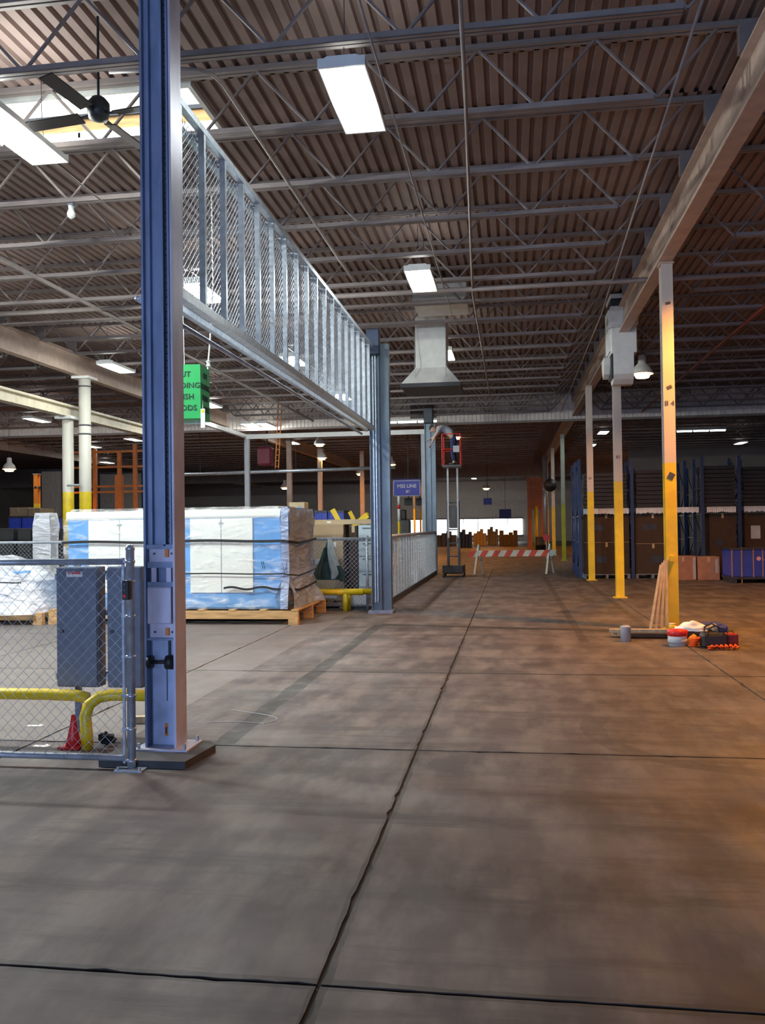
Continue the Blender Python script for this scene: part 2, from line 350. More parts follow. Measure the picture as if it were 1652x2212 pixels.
# walls
struct(MB().box(X0, X1, Y1, Y1+.2, 0, ZD+.1).build('wall_back', M_curt))
struct(MB().box(X0, X1, Y0-.2, Y0, 0, ZD+.1).build('wall_front', M_wall))
struct(MB().box(X0-.2, X0, Y0, Y1, 0, ZD+.1).build('wall_left', M_wall))
struct(MB().box(X1, X1+.2, Y0, Y1, 0, ZD+.1).build('wall_right', M_wall))
dr = thing('door_assumed', None, None, (-2.5, Y0, 0)); struct(dr)      # assumed dock door behind the camera; blue glowing panels added to light near column
MB().box(-6.7,-6.5,Y0,Y0+.12,0,4.1).box(1.5,1.7,Y0,Y0+.12,0,4.1).box(-6.7,1.7,Y0,Y0+.12,4.1,4.3).build('assumed_door_frame', M_darkgrey, dr)
for k in range(5): MB().box(-6.5,1.5,Y0+.04,Y0+.06,.05+k*.8,.80+k*.8).build('glow_panel', M_door_glow, dr)
struct(MB().box(6.5, X1, 50, 50.2, 0, ZD).build('wall_partition', M_wall))
# corrugated draft curtain hanging across the hall
def curtain(name, Y, zb, xa, xb, m):
    mb = MB(); x = xa; prof = []
    while x < xb:
        prof += [(x, Y), (x+.08, Y), (x+.095, Y+.04), (x+.135, Y+.04)]; x += .15
    n = len(prof)
    mb.add([(p[0], p[1], zb) for p in prof]+[(p[0], p[1], ZD+.02) for p in prof], [(i, i+1, n+i+1, n+i) for i in range(n-1)])
    o = struct(mb.build(name, m)); MB().box(xa, xb, Y-.03, Y+.07, zb-.08, zb).build('bottom_angle', M_joist, o)
curtain('trim_1', 32.0, 5.36, X0, X1, M_curt)
curtain('trim_2', 62.0, 5.0, X0, X1, M_wall)
# far daylight windows
wn = thing('window_2', None, None, (-4.5, Y1, 1.35)); struct(wn)
for k in range(8):
    a = -9.9+k*1.36; MB().box(a+.03, a+1.33, Y1-.06, Y1-.04, .62, 2.12).build('pane', M_win, wn)
    MB().box(a-.03, a+.03, Y1-.1, Y1, .55, 2.2).build('mullion', M_darkgrey, wn)
MB().box(-10, 1.05, Y1-.12, Y1, 2.12, 2.22).box(-10, 1.05, Y1-.12, Y1, .5, .62).build('window_frame', M_darkgrey, wn)
# open-web joists (children of the ceiling): double-angle chords and one zig-zag web
ZB = 5.62; ZGT = 6.0; JY = [4.2+1.45*k for k in range(54) if 4.2+1.45*k < Y1-.5]
BAYS = [(-24.0, -10.7), (-10.7, 2.3), (2.3, 15.2)]
GX = [-24.0, -10.7, 2.31, 15.2]; ZGT = 6.0
jm = []
for (a, b) in BAYS:
    tc = MB().box(a, b, -.055, -.012, ZD-.05, ZD-.001).box(a, b, .012, .055, ZD-.05, ZD-.001).box(a, a+.12, -.05, .05, ZGT, ZD-.05).box(b-.12, b, -.05, .05, ZGT, ZD-.05)
    L0, L1 = a+.9, b-.9
    bc = MB().box(L0, L1, -.055, -.045, ZB, ZB+.055).box(L0, L1, .045, .055, ZB, ZB+.055).box(L0, L1, -.055, -.008, ZB, ZB+.008).box(L0, L1, .008, .055, ZB, ZB+.008)
    wb = MB(); n = int((b-a-.6)/.56); xs = [a+.3+(b-a-.6)*i/n for i in range(n+1)]
    for i in range(n):
        z = (ZD-.03, ZB+.03) if i % 2 == 0 else (ZB+.03, ZD-.03)
        if i == n-1 and z[1] < ZD-.1: z = (ZD-.03, ZD-.03)
        wb.cyl((xs[i], 0, z[0]), (xs[i+1], 0, z[1]), .017, 5, cap=False)
    jm.append((tc, bc, wb))
protos = []
for k, (tc, bc, wb) in enumerate(jm):
    e = bpy.data.objects.new('roof_joist', None); COL.objects.link(e); e.parent = ceil; OFF[e.name] = Vector(); e.empty_display_size = .1
    tc.build('top_chord', M_joist, e); bc.build('bottom_chord', M_joist, e); wb.build('web', M_joist, e)
    protos.append(e)
for k, e in enumerate(protos):
    for i, y in enumerate(JY):
        if 7.9 < y < 10.4 and False: continue
        o = e if i == 0 else copy_tree(e, ceil)
        o.location = (0, y, 0)
# girders carried by the columns
ZG = 5.46
for gx in GX:
    g = MB().box(gx-.10, gx+.10, Y0, Y1, ZG, ZG+.025).box(gx-.10, gx+.10, Y0, Y1, ZGT-.025, ZGT).box(gx-.01, gx+.01, Y0, Y1, ZG+.025, ZGT-.025)
    g.build('girder', M_girder, ceil)
# conduits and sprinkler pipes under the roof, each its own piece of the ceiling
def pipe(name, pts, r, m=M_joist): MB().tube(pts, r, 8).build(name, m, ceil, smooth=True)
pipe('conduit', [(-.28, 5, 5.56), (-.36, 8, 5.56), (-.6, 15, 5.56), (-.6, 31.5, 5.56)], .018)
pipe('conduit', [(1.45, 5, 5.56), (1.75, 17, 5.56), (1.8, 31.5, 5.56)], .014)
pipe('conduit', [(-3.4, 7.1, 5.58), (-2.8, 7.15, 5.58), (-2.62, 7.2, 5.58), (-2.53, 7.3, 5.58), (-2.5, 7.45, 5.58), (-2.48, 13.9, 5.58)], .018)
pipe('conduit', [(-1.08, 6, 5.585), (-1.05, 17, 5.585)], .010)
pipe('conduit', [(-4.85, 6, 5.585), (-4.85, 31, 5.585)], .012)
pipe('sprinkler_pipe', [(-10.4, 14.62, 5.55), (12, 14.62, 5.55)], .045)
pipe('sprinkler_pipe', [(-7.2, 5, 5.52), (-7.2, 31.5, 5.52)], .035)
pipe('sprinkler_pipe', [(4.6, 6, 5.5), (4.6, 31.5, 5.5)], .03, mat('rust_pipe', (.20,.045,.03), .6))
# flat plenum boxes between joists near the exhaust duct
MB().bbox(-1.75, -.75, 15.95, 17.1, 5.72, 6.05).build('roof_vent_box', M_duct, ceil)
# ------------------------------------------------------------------ columns
def hcol(name, label, group, x, y, m, wf=.165, ztop=ZG, extra=()):
    t = thing(name, label, 'column', (x, y, 0), group)
    MB().box(x-wf/2, x+wf/2, y-.1, y-.085, 0, ztop).box(x-wf/2, x+wf/2, y+.085, y+.1, 0, ztop).box(x-.008, x+.008, y-.085, y+.085, 0, ztop).build('shaft', m, t)
    MB().box(x-.14, x+.14, y-.15, y+.15, 0, .02).build('base_plate', m, t)
    MB().box(x-.10, x+.10, y-.13, y+.13, ztop-.02, ztop).build('cap_plate', M_girder, t)
    return t
c1 = hcol('steel_column', 'tall steel column with yellow paint below, planks leaning on it and tools at its foot', None, 2.34, 13.48, M_colyel)
MB().box(2.31, 2.37, 13.33, 13.38, 1.02, 1.10).build('junction_box', M_yel, c1)
MB().obox((2.345, 13.377, 3.60), (.07, .006, .05), ry=-.4).build('tag', M_darkgrey, c1)
MB().obox((2.345, 13.377, 4.85), (.07, .006, .04), ry=-.2).build('tag', M_darkgrey, c1)
MB().obox((2.345, 13.377, 2.28), (.09, .006, .10), ry=.5).build('worn_sticker', M_darkgrey, c1)
text('stencil', 'II 4', .11, M_darkgrey, c1, (2.345, 13.376, 3.36))
c2 = hcol('steel_column', 'yellow and beige steel column standing below the white air unit', None, 2.27, 19.2, M_colyel)
text('stencil', '81', .10, M_darkgrey, c2, (2.27, 19.09, 3.0))
c3 = hcol('steel_column', 'yellow and beige steel column in front of the blue pallet rack end', None, 2.20, 25.05, M_colyel)
text('stencil', '81', .10, M_darkgrey, c3, (2.2, 24.94, 2.85))
hcol('steel_column', 'yellow based steel column coloured as green-lit at the end of the blue racks', None, 2.22, 38.4, M_colgrnlit)
hcol('steel_column', 'yellow based steel column beyond the green-tinted one, by the far pallets', None, 2.12, 45.3, M_colyel)
hcol('steel_column', 'thin beige steel column rising behind the blue rack uprights', None, 2.95, 34.0, M_colyel)
for yy in (55.0, 68.0): hcol('steel_column', 'yellow based steel column far down the aisle', 'far columns', 2.2, yy, M_colyel)
# cream round building column and crane column on the left
t = thing('round_column', 'cream round building column with yellow base, reaching up to the roof girder', 'column', (-10.62, 20.65, 0))
MB().lathe([(.15,0),(.15,5.46)], (-10.62,20.65,0), 20).build('shaft', M_colwht, t, True)
MB().box(-10.85,-10.39,20.4,20.9,5.40,5.46).build('cap_plate', M_white, t)
for z in (4.0, 4.22, 5.2): MB().lathe([(.16,0),(.16,.035)], (-10.62,20.65,z), 20).build('pipe_clamp', M_darkgrey, t, True)
MB().cyl((-10.62,20.4,2.72),(-10.95,20.35,2.72),.03,8).build('bracket_arm', M_galv, t)
t = thing('crane_column', 'cream crane column with yellow base standing beside the round building column', 'column', (-11.08, 20.65, 0))
MB().lathe([(.14,0),(.14,4.46)], (-11.08,20.65,0), 20).build('shaft', M_colwht, t, True)
MB().box(-11.3,-10.86,20.4,20.9,4.40,4.47).build('bearing_plate', M_white, t)
M_cream = mat('cream_paint', (.74,.66,.50), .5, dirt=(.4,.33,.22), dirt_amt=.3)
t = thing('crane_runway', 'cream overhead crane runway beam carried by the crane column', 'beam', (-11.1, 20, 4.47))
MB().box(-11.22,-10.98,12,27.5,4.47,4.50).box(-11.22,-10.98,12,27.5,4.72,4.75).box(-11.11,-11.09,12,27.5,4.50,4.72).build('beam', M_cream, t)
MB().box(-11.13,-11.07,12,27.5,4.75,4.80).build('rail', M_cream, t)
# ================================================================== LAMPS
def area(name, parent, loc, sx_, sy_, power, colr, down=True):
    d = bpy.data.lights.new(name, 'AREA'); d.shape = 'RECTANGLE'; d.size = sx_; d.size_y = sy_; d.energy = power; d.color = colr
    o = bpy.data.objects.new(name, d); COL.objects.link(o); o.parent = parent; o.location = loc
    if not down: o.rotation_euler = (math.pi, 0, 0)
    return o
def make_bay():
    t = thing('high_bay_light', 'x', 'light')
    MB().prism([(-.20,-.01),(-.20,.05),(-.12,.09),(.12,.09),(.20,.05),(.20,-.01),(.19,-.01),(.17,.04),(-.17,.04),(-.19,-.01)], -.61, .61, 'Y').build('housing', M_white, t, world=False)
    for y in (-.62,.60): MB().box(-.20,.20,y,y+.02,-.01,.07).build('end_cap', M_white, t, world=False)
    for i in range(6):
        x = -.15+i*.06; MB().cyl((x,-.58,.018),(x,.58,.018),.016,8).build('lamp_tube', M_tube, t, True, world=False)
    for y in (-.5, .5): MB().tube([(0,y,.09),(0,y*.9,.5),(0,y*.9,.895)], .004, 5).build('hanger', M_steel_d, t, world=False)
    return t
bay = make_bay(); first = True
def put_bay(x, y, label, group, power=1.0, z=5.40, colr=WHITE):
    global first
    o = bay if first else copy_tree(bay); first = False
    o.location = (x, y, z); o['label'] = label; o['group'] = group
    area('lamp_light', o, (0,0,-.012), .37, 1.16, P_LAMP*power, colr)
    d = bpy.data.lights.new('lamp_sidelight', 'POINT'); d.energy = P_GLOBE*power; d.color = colr; d.shadow_soft_size = .05
    q = bpy.data.objects.new('lamp_sidelight', d); COL.objects.link(q); q.parent = o; q.location = (0,0,-.05)
    area('lamp_uplight', o, (0,0,.10), .22, 1.1, P_UP*power, colr, down=False)
    return o
G1 = 'fluorescent lights in a row over the aisle'; G2 = 'fluorescent lights in a row over the fenced bay'; G3 = 'fluorescent lights along the left girder'; G4 = 'fluorescent lights beyond the left columns'
put_bay(-1.33, 7.62, 'large white fluorescent light glaring over the aisle, no duct beside it', None, .45)
put_bay(-1.33, 13.45, 'white fluorescent light hanging just above and before the exhaust duct', None, .85)
put_bay(-1.42, 19.45, 'white fluorescent light mostly hidden behind the exhaust duct', None, .7)
put_bay(-4.66, 7.75, 'white fluorescent light beside the skylight and the ceiling fan', None, 4.0)
for y in (13.45, 19.4, 25.1): put_bay(-4.86, y, 'white fluorescent light seen through the overhead chain-link panel', G2, 2.5)
for y in (13.45, 19.35, 25.8): put_bay(-9.15, y, 'white fluorescent light hanging beside the left girder', G3, 1.3)
for y in (7.7,): put_bay(-9.15, y, 'unseen extra fluorescent light left of the skylight, brightening the machine', None, 16.0)  # added out of view to brighten the machine front and pale floor
for y in (10.5, 16.5): put_bay(-13.6, y, 'unseen extra fluorescent light left of the left girder', 'extra lights left of the girder', 2.5)  # extra pair out of view, added to light upright faces from the left
put_bay(-9.55, 31.3, 'white fluorescent light hanging close beside another before the corrugated curtain', 'paired lights', .6)
put_bay(-8.95, 31.3, 'white fluorescent light hanging close beside another before the corrugated curtain', 'paired lights', .6)
put_bay(-9.7, 38.3, 'white fluorescent light hanging beyond the corrugated curtain', 'lights beyond the curtain', .8)
put_bay(-16.1, 27.9, 'white fluorescent light brightening the corrugated curtain at the left', None, 1.3)
for x, y in ((-15.8, 35.0), (-18.9, 37.4), (-22.6, 46.5)): put_bay(x, y, 'white fluorescent light hanging beyond the round columns', G4, .8)
put_bay(3.87, 37.6, 'white fluorescent light hanging above the blue racks beside the beige column', None, .25)
put_bay(3.9, 43.5, 'smaller white light hanging past the blue racks', None, .25)
for x in (-8.0,-3.0): put_bay(x, 72.0, 'extra fluorescent light brightening the far wall near the windows', 'extra lights near the far windows', 1.2)  # added to lift the brightness of the far wall
put_bay(11.1, 44.5, 'white light hanging above the black crates at the far right', None, .3)
def sodium_lamp(x, y, z, label, group, power=1.0, spot=True):
    t = thing('sodium_lamp', label, 'light', (x, y, z), group)
    MB().lathe([(.06,.36),(.09,.34),(.10,.16),(.20,.06),(.26,-.10),(.25,-.10),(.19,.05),(.09,.14),(.05,.30)], (x,y,z), 20).build('reflector', M_duct, t, True)
    MB().lathe([(.02,-.20),(.15,-.19),(.18,-.13),(.19,-.05),(.10,.06)], (x,y,z), 16).build('lens', M_bulb, t, True)
    MB().cyl((x,y,z+.36),(x,y,ZD-.02),.008,6).build('hanger', M_steel_d, t)
    d = bpy.data.lights.new('lamp_light', 'POINT'); d.energy = P_SOD*power; d.color = SODIUM; d.shadow_soft_size = .06
    o = bpy.data.objects.new('lamp_light', d); COL.objects.link(o); o.parent = t; o.location = (0,0,.02)
sodium_lamp(4.0, 12.4, 5.42, 'assumed sodium lamp casting orange light on the nearest yellow column', None, 1.0)  # out of view, assumed from the orange light on the column
sodium_lamp(3.15, 21.5, 5.25, 'glowing sodium lamp hanging beside the white air unit', None, .2)
sodium_lamp(7.6, 18.5, 5.2, 'assumed sodium lamp hanging over the floor before the blue bin', None, .15)  # unseen lamp assumed off to the right
p = P(1395, 995, 52); sodium_lamp(p.x, p.y, p.z, 'glowing sodium lamp hanging over the top of the black crate stacks', None, .7)
for px, py, Y in ((1050, 1052, 60), (985, 940, 40), (845, 1000, 46)):
    p = P(px, py, Y); sodium_lamp(p.x, p.y, p.z, 'small sodium lamp hanging far down the hall', 'far sodium lamps', .5)
for px, py, Y in ((695, 985, 42), (615, 1050, 50), (690, 955, 38), (778, 1020, 50)):
    p = P(px, py, Y); sodium_lamp(p.x, p.y, p.z, 'small sodium lamp hanging behind the cardboard boxes', 'sodium lamps behind the boxes', .15)
p = P(20, 1008, 32); sodium_lamp(p.x, p.y, p.z, 'sodium lamp hanging beside the orange column at the left', None, .8)
def strip_light(xa, xb, y, z, label, n):
    t = thing('strip_light', label, 'light', ((xa+xb)/2, y, z))
    MB().box(xa, xb, y-.08, y+.08, z+.03, z+.10).build('housing', M_white, t)
    for i in range(n):
        a = xa+(xb-xa)*i/n; MB().cyl((a+.03,y-.03,z),(a+(xb-xa)/n-.03,y-.03,z),.035,8).build('lamp_tube', M_tube_far, t, True)
    for a in (xa+.2, xb-.2): MB().cyl((a,y,z+.1),(a,y,ZD),.006,5).build('hanger', M_steel_d, t)
strip_light(-4.7, -2.55, 30.9, 5.30, 'long fluorescent strip light before the curtain behind the gate column', 3)
strip_light(6.9, 8.9, 38.0, 5.40, 'long fluorescent strip light above the racks right of the yellow column', 3)
# ================================================================== GATE FRAME: columns, overhead panel, low fence
def chain(mb, org, u, length, height, pitch=.078, r=.0021):
    org, u = Vector(org), Vector(u).normalized(); v = Vector((0,0,1)); nrm = u.cross(v)
    for sgn in (1, -1):
        k = -height if sgn > 0 else 0
        lo, hi = (-height, length) if sgn > 0 else (0, length+height)
        c = math.floor(lo/pitch)*pitch
        while c < hi:
            # line: a = c + sgn*b
            pts = []
            b0, b1 = 0, height
            if sgn > 0: b0 = max(0, -c); b1 = min(height, length-c)
            else: b0 = max(0, c-length); b1 = min(height, c)
            if b1-b0 > .01:
                p = org+u*(c+sgn*b0)+v*b0+nrm*(r*sgn); q = org+u*(c+sgn*b1)+v*b1+nrm*(r*sgn)
                mb.cyl(p, q, r, 3, cap=False)
            c += pitch
    return mb
# --- near gate column
AX0, AX1, AYF, AYB = -2.575, -2.345, 5.85, 6.05
M_pale = mat('pale_blue_steel', (.40,.48,.70), .45, .1, var=.25, scale=5, dirt=(.22,.28,.45), dirt_amt=.6, dscale=3)
cA = thing('gate_column', 'tall blue-grey steel door column standing nearest with pulley and counterweight in its channel', 'column', ((AX0+AX1)/2, 5.95, 0))
MB().box(AX0, AX0+.016, AYF, AYB, .06, ZD-.06).build('flange', M_steel, cA)
MB().box(AX1-.016, AX1, AYF, AYB, .06, ZD-.06).build('flange', M_plate, cA)
MB().box(AX0+.016, AX1-.016, AYF+.078, AYF+.09, .06, ZD-.06).build('web', M_steel, cA)
MB().box(AX1-.085, AX1-.07, AYF+.01, AYF+.078, 1.48, 6.1).build('guide_rail', M_steel, cA)
MB().box(AX1-.045, AX1-.03, AYF+.02, AYF+.078, 1.48, 6.1).build('guide_rail', M_steel, cA)
MB().box(AX0+.016, AX0+.05, AYF+.04, AYF+.078, 1.48, 6.1).build('guide_rail', M_steel, cA)
MB().box(AX0+.03, AX1-.03, AYF+.072, AYF+.078, .07, .81).build('lower_web_plate', M_pale, cA)  # paler plate laid over the lower web
mb = MB()
for i in range(90): mb.obox((AX1-.057, AYF+.045, 1.52+i*.05), (.012,.014,.036), rz=(i % 2)*1.57)
mb.build('lift_chain', M_steel_d, cA)
for z0, z1 in ((1.42,1.45),):
    MB().box(AX0+.016, AX1-.016, AYF+.01, AYF+.078, z0+.04, z1+.04).build('stop_plate', M_steel, cA)
MB().box(AX0+.018, AX1-.018, AYF+.05, AYF+.075, 1.36, 1.47).build('carriage_plate', M_plate, cA)
MB().box(AX0+.018, AX1-.018, AYF+.02, AYF+.05, 1.325, 1.365).build('carriage_bar', M_steel, cA)
MB().box(AX0+.018, AX1-.018, AYF+.02, AYF+.05, 1.19, 1.225).build('carriage_bar', M_steel, cA)
for x in (AX0+.045, AX1-.075): MB().box(x, x+.035, AYF+.03, AYF+.05, 1.225, 1.325).build('carriage_post', M_plate, cA)
cw = MB().bbox(AX0+.018, AX1-.03, AYF+.005, AYF+.078, .93, 1.19, .008).build('counterweight', M_plate, cA)
MB().box(AX1-.05, AX1-.03, AYF-.003, AYF+.005, .95, 1.18).build('edge_strip', M_plate, cw)
MB().box(AX0+.018, AX1-.018, AYF+.05, AYF+.075, .83, .93).build('carriage_plate', M_plate, cA)
MB().box(AX0+.016, AX1-.016, AYF+.01, AYF+.078, .815, .83).build('stop_plate', M_steel, cA)
for z in (1.40, .845):
    MB().box(AX1-.088, AX1-.062, AYF+.035, AYF+.05, z, z+.055).build('orange_tag', M_orange, cA)
    for x in (AX0+.06, AX1-.04): MB().cyl((x,AYF+.05,z+.025),(x,AYF+.04,z+.025),.008,8).build('bolt', M_steel_d, cA)
MB().cyl((AX0+.02,AYF+.02,.66),(AX1-.02,AYF+.02,.66),.013,8).build('shaft', M_black, cA, True)
MB().cyl((AX1-.075,AYF+.02,.66),(AX1-.02,AYF+.02,.66),.05,16).build('sprocket', M_black, cA, True)
MB().cyl((AX0+.018,AYF+.02,.66),(AX0+.045,AYF+.02,.66),.045,16).build('sprocket', M_black, cA, True)
MB().box(AX1-.075,AX1-.062,AYF+.05,AYF+.078,.70,.815).build('chain_run', M_black, cA)
MB().box(AX1-.095,AX1-.09,AYF+.066,AYF+.072,.38,.62).build('grease_streak', M_steel_d, cA)
MB().box(AX1-.112,AX1-.09,AYF+.066,AYF+.072,.13,.22).build('slot', M_orange, cA)
MB().box(AX1-.107,AX1-.095,AYF+.062,AYF+.066,.145,.195).build('slot', M_steel_d, cA)
MB().prism([(-2.78,5.56),(-2.17,5.56),(-2.12,6.02),(-2.2,6.12),(-2.78,6.12)], 0, .052, 'Z').build('grout_pad', M_grout, cA)
MB().box(AX0-.06, AX1+.10, AYF-.06, AYB+.05, .052, .064).build('base_plate', M_plate, cA)
for x in (AX0-.035, AX1+.07):
    for y in (AYF-.03, AYB+.02): MB().cyl((x,y,.064),(x,y,.10),.012,6).build('anchor_bolt', M_galv, cA)
# --- far gate column
BX0, BX1 = -2.56, -2.21
cB = thing('gate_column', 'double blue-grey steel door column at the far end of the overhead chain-link panel', 'column', (-2.385, 16.0, 0))
MB().box(BX0, BX0+.014, 15.82, 16.02, .05, 5.02).box(BX0+.17, BX0+.184, 15.82, 16.02, .05, 5.02).box(BX0+.014, BX0+.17, 15.90, 15.91, .05, 5.02).build('channel', M_colB, cB)
for x in (BX0+.06, BX0+.105): MB().box(x, x+.018, 15.84, 15.90, .2, 4.9).build('guide_rail', M_galv, cB)
MB().box(BX0+.20, BX1, 15.95, 16.12, .05, 4.98).build('post', M_colB, cB)
MB().box(BX0+.184, BX0+.20, 15.98, 16.08, .05, 4.9).build('spacer', M_steel, cB)
MB().bbox(BX0-.03, BX0+.22, 15.72, 15.86, 4.75, 5.22, .02).build('motor_cover', M_navy, cB)
MB().box(BX0-.06, BX1+.04, 15.76, 16.18, 0, .05).build('base_plate', M_steel, cB)
# --- post at the end of the low fence
cC = thing('gate_column', 'slim blue-grey steel door column at the end of the low fence beside the lift', 'column', (-2.6, 28.6, 0))
MB().box(-2.79, -2.775, 28.5, 28.7, 0, 5.0).box(-2.60, -2.585, 28.5, 28.7, 0, 5.0).box(-2.775, -2.60, 28.6, 28.612, 0, 5.0).build('channel', M_colB, cC)
MB().box(-2.56, -2.43, 28.5, 28.66, 0, 4.9).build('post', M_colB, cC)
MB().box(-2.585, -2.56, 28.55, 28.65, .2, 4.8).build('spacer', M_steel, cC)
MB().bbox(-2.80, -2.50, 28.4, 28.75, 4.95, 5.45, .02).build('motor_cover', M_steel_d, cC)
# --- overhead chain-link panel between near and far columns
HX, HY0, HY1, HZ0, HZ1 = -2.50, 6.06, 15.78, 3.36, 4.92
h = thing('chain_link_header', 'long galvanised chain-link panel on close studs bridging the two gate columns overhead', 'panel', (HX, HY0, HZ0))
MB().box(HX-.03, HX+.05, HY0, HY1, HZ0, HZ0+.07).build('bottom_rail', M_galv, h)
MB().box(HX-.02, HX+.04, HY0, HY1, HZ1-.055, HZ1).build('top_rail', M_galv, h)
MB().box(HX-.12, HX-.08, HY0, HY1, HZ1-.10, HZ1-.06).build('rear_top_rail', M_galv, h)
MB().box(HX-.13, HX-.08, HY0, HY1, HZ0-.02, HZ0+.03).build('rear_bottom_rail', M_galv, h)
MB().tube([(HX-.2, HY0, HZ0-.06), (HX-.2, HY1, HZ0-.06)], .022, 8).build('guide_pipe', M_galv, h, True)
y = 6.36; n = 0
while y < HY1:
    MB().box(HX-.015, HX+.035, y-.021, y+.021, HZ0+.07, HZ1-.055).build('stud', M_galv, h)
    MB().box(HX-.12, HX-.02, y-.02, y+.02, HZ1-.085, HZ1-.055).build('tie', M_galv, h)
    y += .53
tag(chain(MB(), (HX-.045, HY0, HZ0+.05), (0,1,0), HY1-HY0, HZ1-HZ0-.10, .066, .0032).build('chain_link_mesh', M_galv, h), kind='stuff')
# --- low fence beyond the far column
f = thing('low_fence', 'low chain-link fence with close vertical studs along the aisle past the double column', 'fence', (-2.5, 16.2, 0))
MB().tube([(-2.5,16.14,1.38),(-2.5,28.5,1.38)], .04, 8).build('top_rail', M_galv, f, True)
MB().box(-2.56,-2.44,16.14,28.5,0,.12).build('bottom_channel', M_steel_d, f)
y = 16.5
while y < 28.4:
    MB().box(-2.52,-2.48,y-.02,y+.02,.12,1.36).build('stud', M_galv, f); y += .53
tag(chain(MB(), (-2.47,16.14,.12), (0,1,0), 12.34, 1.24, .085, .0024).build('chain_link_mesh', M_galv, f), kind='stuff')
# --- near fence with gate post
f = thing('chain_link_fence', 'galvanised chain-link fence panel and end post in front of the grey cabinets', 'fence', (-2.53, 5.53, 0))
MB().lathe([(.028,0),(.028,1.46),(.031,1.462),(.031,1.475),(.022,1.495),(.006,1.503)], (-2.53,5.53,0), 16).build('end_post', M_galv, f, True)
MB().box(-2.62,-2.43,5.45,5.60,0,.012).build('base_plate', M_galv, f)
for x in (-2.60,-2.45): MB().cyl((x,5.47,.012),(x,5.47,.03),.01,6).build('anchor_bolt', M_galv, f)
MB().tube([(-7,5.53,1.385),(-2.575,5.53,1.385)], .022, 10).build('top_rail', M_galv, f, True)
MB().tube([(-7,5.53,.075),(-2.575,5.53,.075)], .022, 10).build('bottom_rail', M_galv, f, True)
MB().box(-2.588,-2.572,5.522,5.538,.04,1.41).build('tension_bar', M_galv, f)
for z in (.06,.27,.49,.75,1.02,1.25,1.385):
    MB().lathe([(.033,-.011),(.033,.011)], (-2.53,5.53,z), 14).build('tension_band', M_galv, f, True)
    MB().box(-2.595,-2.555,5.525,5.535,z-.008,z+.008).build('band_bolt', M_galv, f)
MB().lathe([(.028,0),(.028,1.46)], (-5.2,5.53,0), 14).build('line_post', M_galv, f, True)
tag(chain(MB(), (-7,5.515,.06), (1,0,0), 4.42, 1.34, .078, .0016).build('chain_link_mesh', M_galv, f), kind='stuff')
b = thing('push_button_box', 'small black push-button box with a red stop button on the fence post', 'control box', (-2.53, 5.47, 1.19))
MB().bbox(-2.555,-2.505,5.452,5.496,1.135,1.26,.005).build('case', M_black, b)
for z in (1.235,1.20): MB().cyl((-2.533,5.455,z),(-2.533,5.447,z),.010,10).build('button', M_darkgrey, b)
MB().cyl((-2.533,5.455,1.16),(-2.533,5.444,1.16),.011,10).build('stop_button', M_red, b)
# --- grey electrical cabinets on a strut frame
t = thing('strut_frame', 'grey steel strut frame carrying the two grey cabinets beside the gate column', 'frame', (-2.9, 6.5, 0))
for z in (1.24,.93,.45): MB().box(-3.5,-2.56,6.45,6.49,z,z+.04).build('strut', M_cab, t)
for x in (-3.44,-2.66): MB().box(x,x+.04,6.49,6.53,0,1.32).build('upright', M_cab, t)
def cabinet(x0, x1, y0, y1, z0, z1, label, lab):
    c = thing('electrical_cabinet', label, 'cabinet', ((x0+x1)/2, y0, z0))
    MB().bbox(x0,x1,y0+.02,y1,z0,z1,.006).build('body', M_cab, c)
    d = MB().bbox(x0+.004,x1-.004,y0,y0+.02,z0+.006,z1-.006,.004).build('door', M_cab, c)
    MB().cyl((x0+.05,y0,(z0+z1)/2-.03),(x0+.05,y0-.02,(z0+z1)/2-.03),.016,10).build('latch', M_darkgrey, d)
    for z in (z0+.06, z1-.10): MB().box(x0-.004,x0+.008,y0-.006,y0+.01,z,z+.05).build('hinge', M_galv, d)
    if lab:
        l = MB().box(x0+.09,x0+.22,y0-.003,y0,z1-.075,z1-.035).build('warning_label', M_paper, d)
        text('lettering', 'DANGER', .026, M_red, d, (x0+.155, y0-.004, z1-.046), bold=.001)
cabinet(-3.49,-3.155,6.30,6.45,.39,1.315,'wide grey electrical cabinet with a red and white warning label', True)
cabinet(-3.075,-2.80,6.30,6.45,.39,1.315,'narrow grey electrical cabinet between the wide one and the column', False)
# --- yellow pipe guard, cone, scraps
g = thing('pipe_guard', 'low yellow bent pipe guard rail running behind the near fence', 'guard rail', (-3.1, 6.0, 0))
MB().tube([(-6.5,6.10,.375),(-3.45,6.10,.375),(-3.22,6.09,.372),(-3.12,6.07,.36)], .043, 12).build('rail', M_yel, g, True)
MB().tube([(-2.62,6.12,.375),(-2.95,6.11,.375),(-3.03,6.08,.365),(-3.085,6.03,.32),(-3.10,6.0,.24),(-3.09,6.0,.12),(-3.085,6.0,0)], .043, 12).build('bent_leg', M_yel, g, True)
MB().tube([(-5.4,6.10,.36),(-5.4,6.05,0)], .043, 12).build('leg', M_yel, g, True)
c = thing('traffic_cone', 'small red traffic cone on the floor beside the yellow pipe leg', 'cone', (-3.22,6.05,0))
MB().bbox(-3.305,-3.135,5.965,6.135,0,.018,.006).build('base', M_red, c)
MB().lathe([(.058,.018),(.045,.07),(.025,.17),(.015,.235),(.008,.24)], (-3.22,6.05,0), 20).build('body', M_red, c, True)
tag(MB().obox((-3.02,6.86,.03),(.20,.06,.055),rz=.28).build('wood_block', M_wood2), 'short block of pale lumber lying on the floor behind the fence post', 'wood block')
M_scrap = mat('black_rag', (.01,.01,.012), .9, bump=.5)
mb = MB()
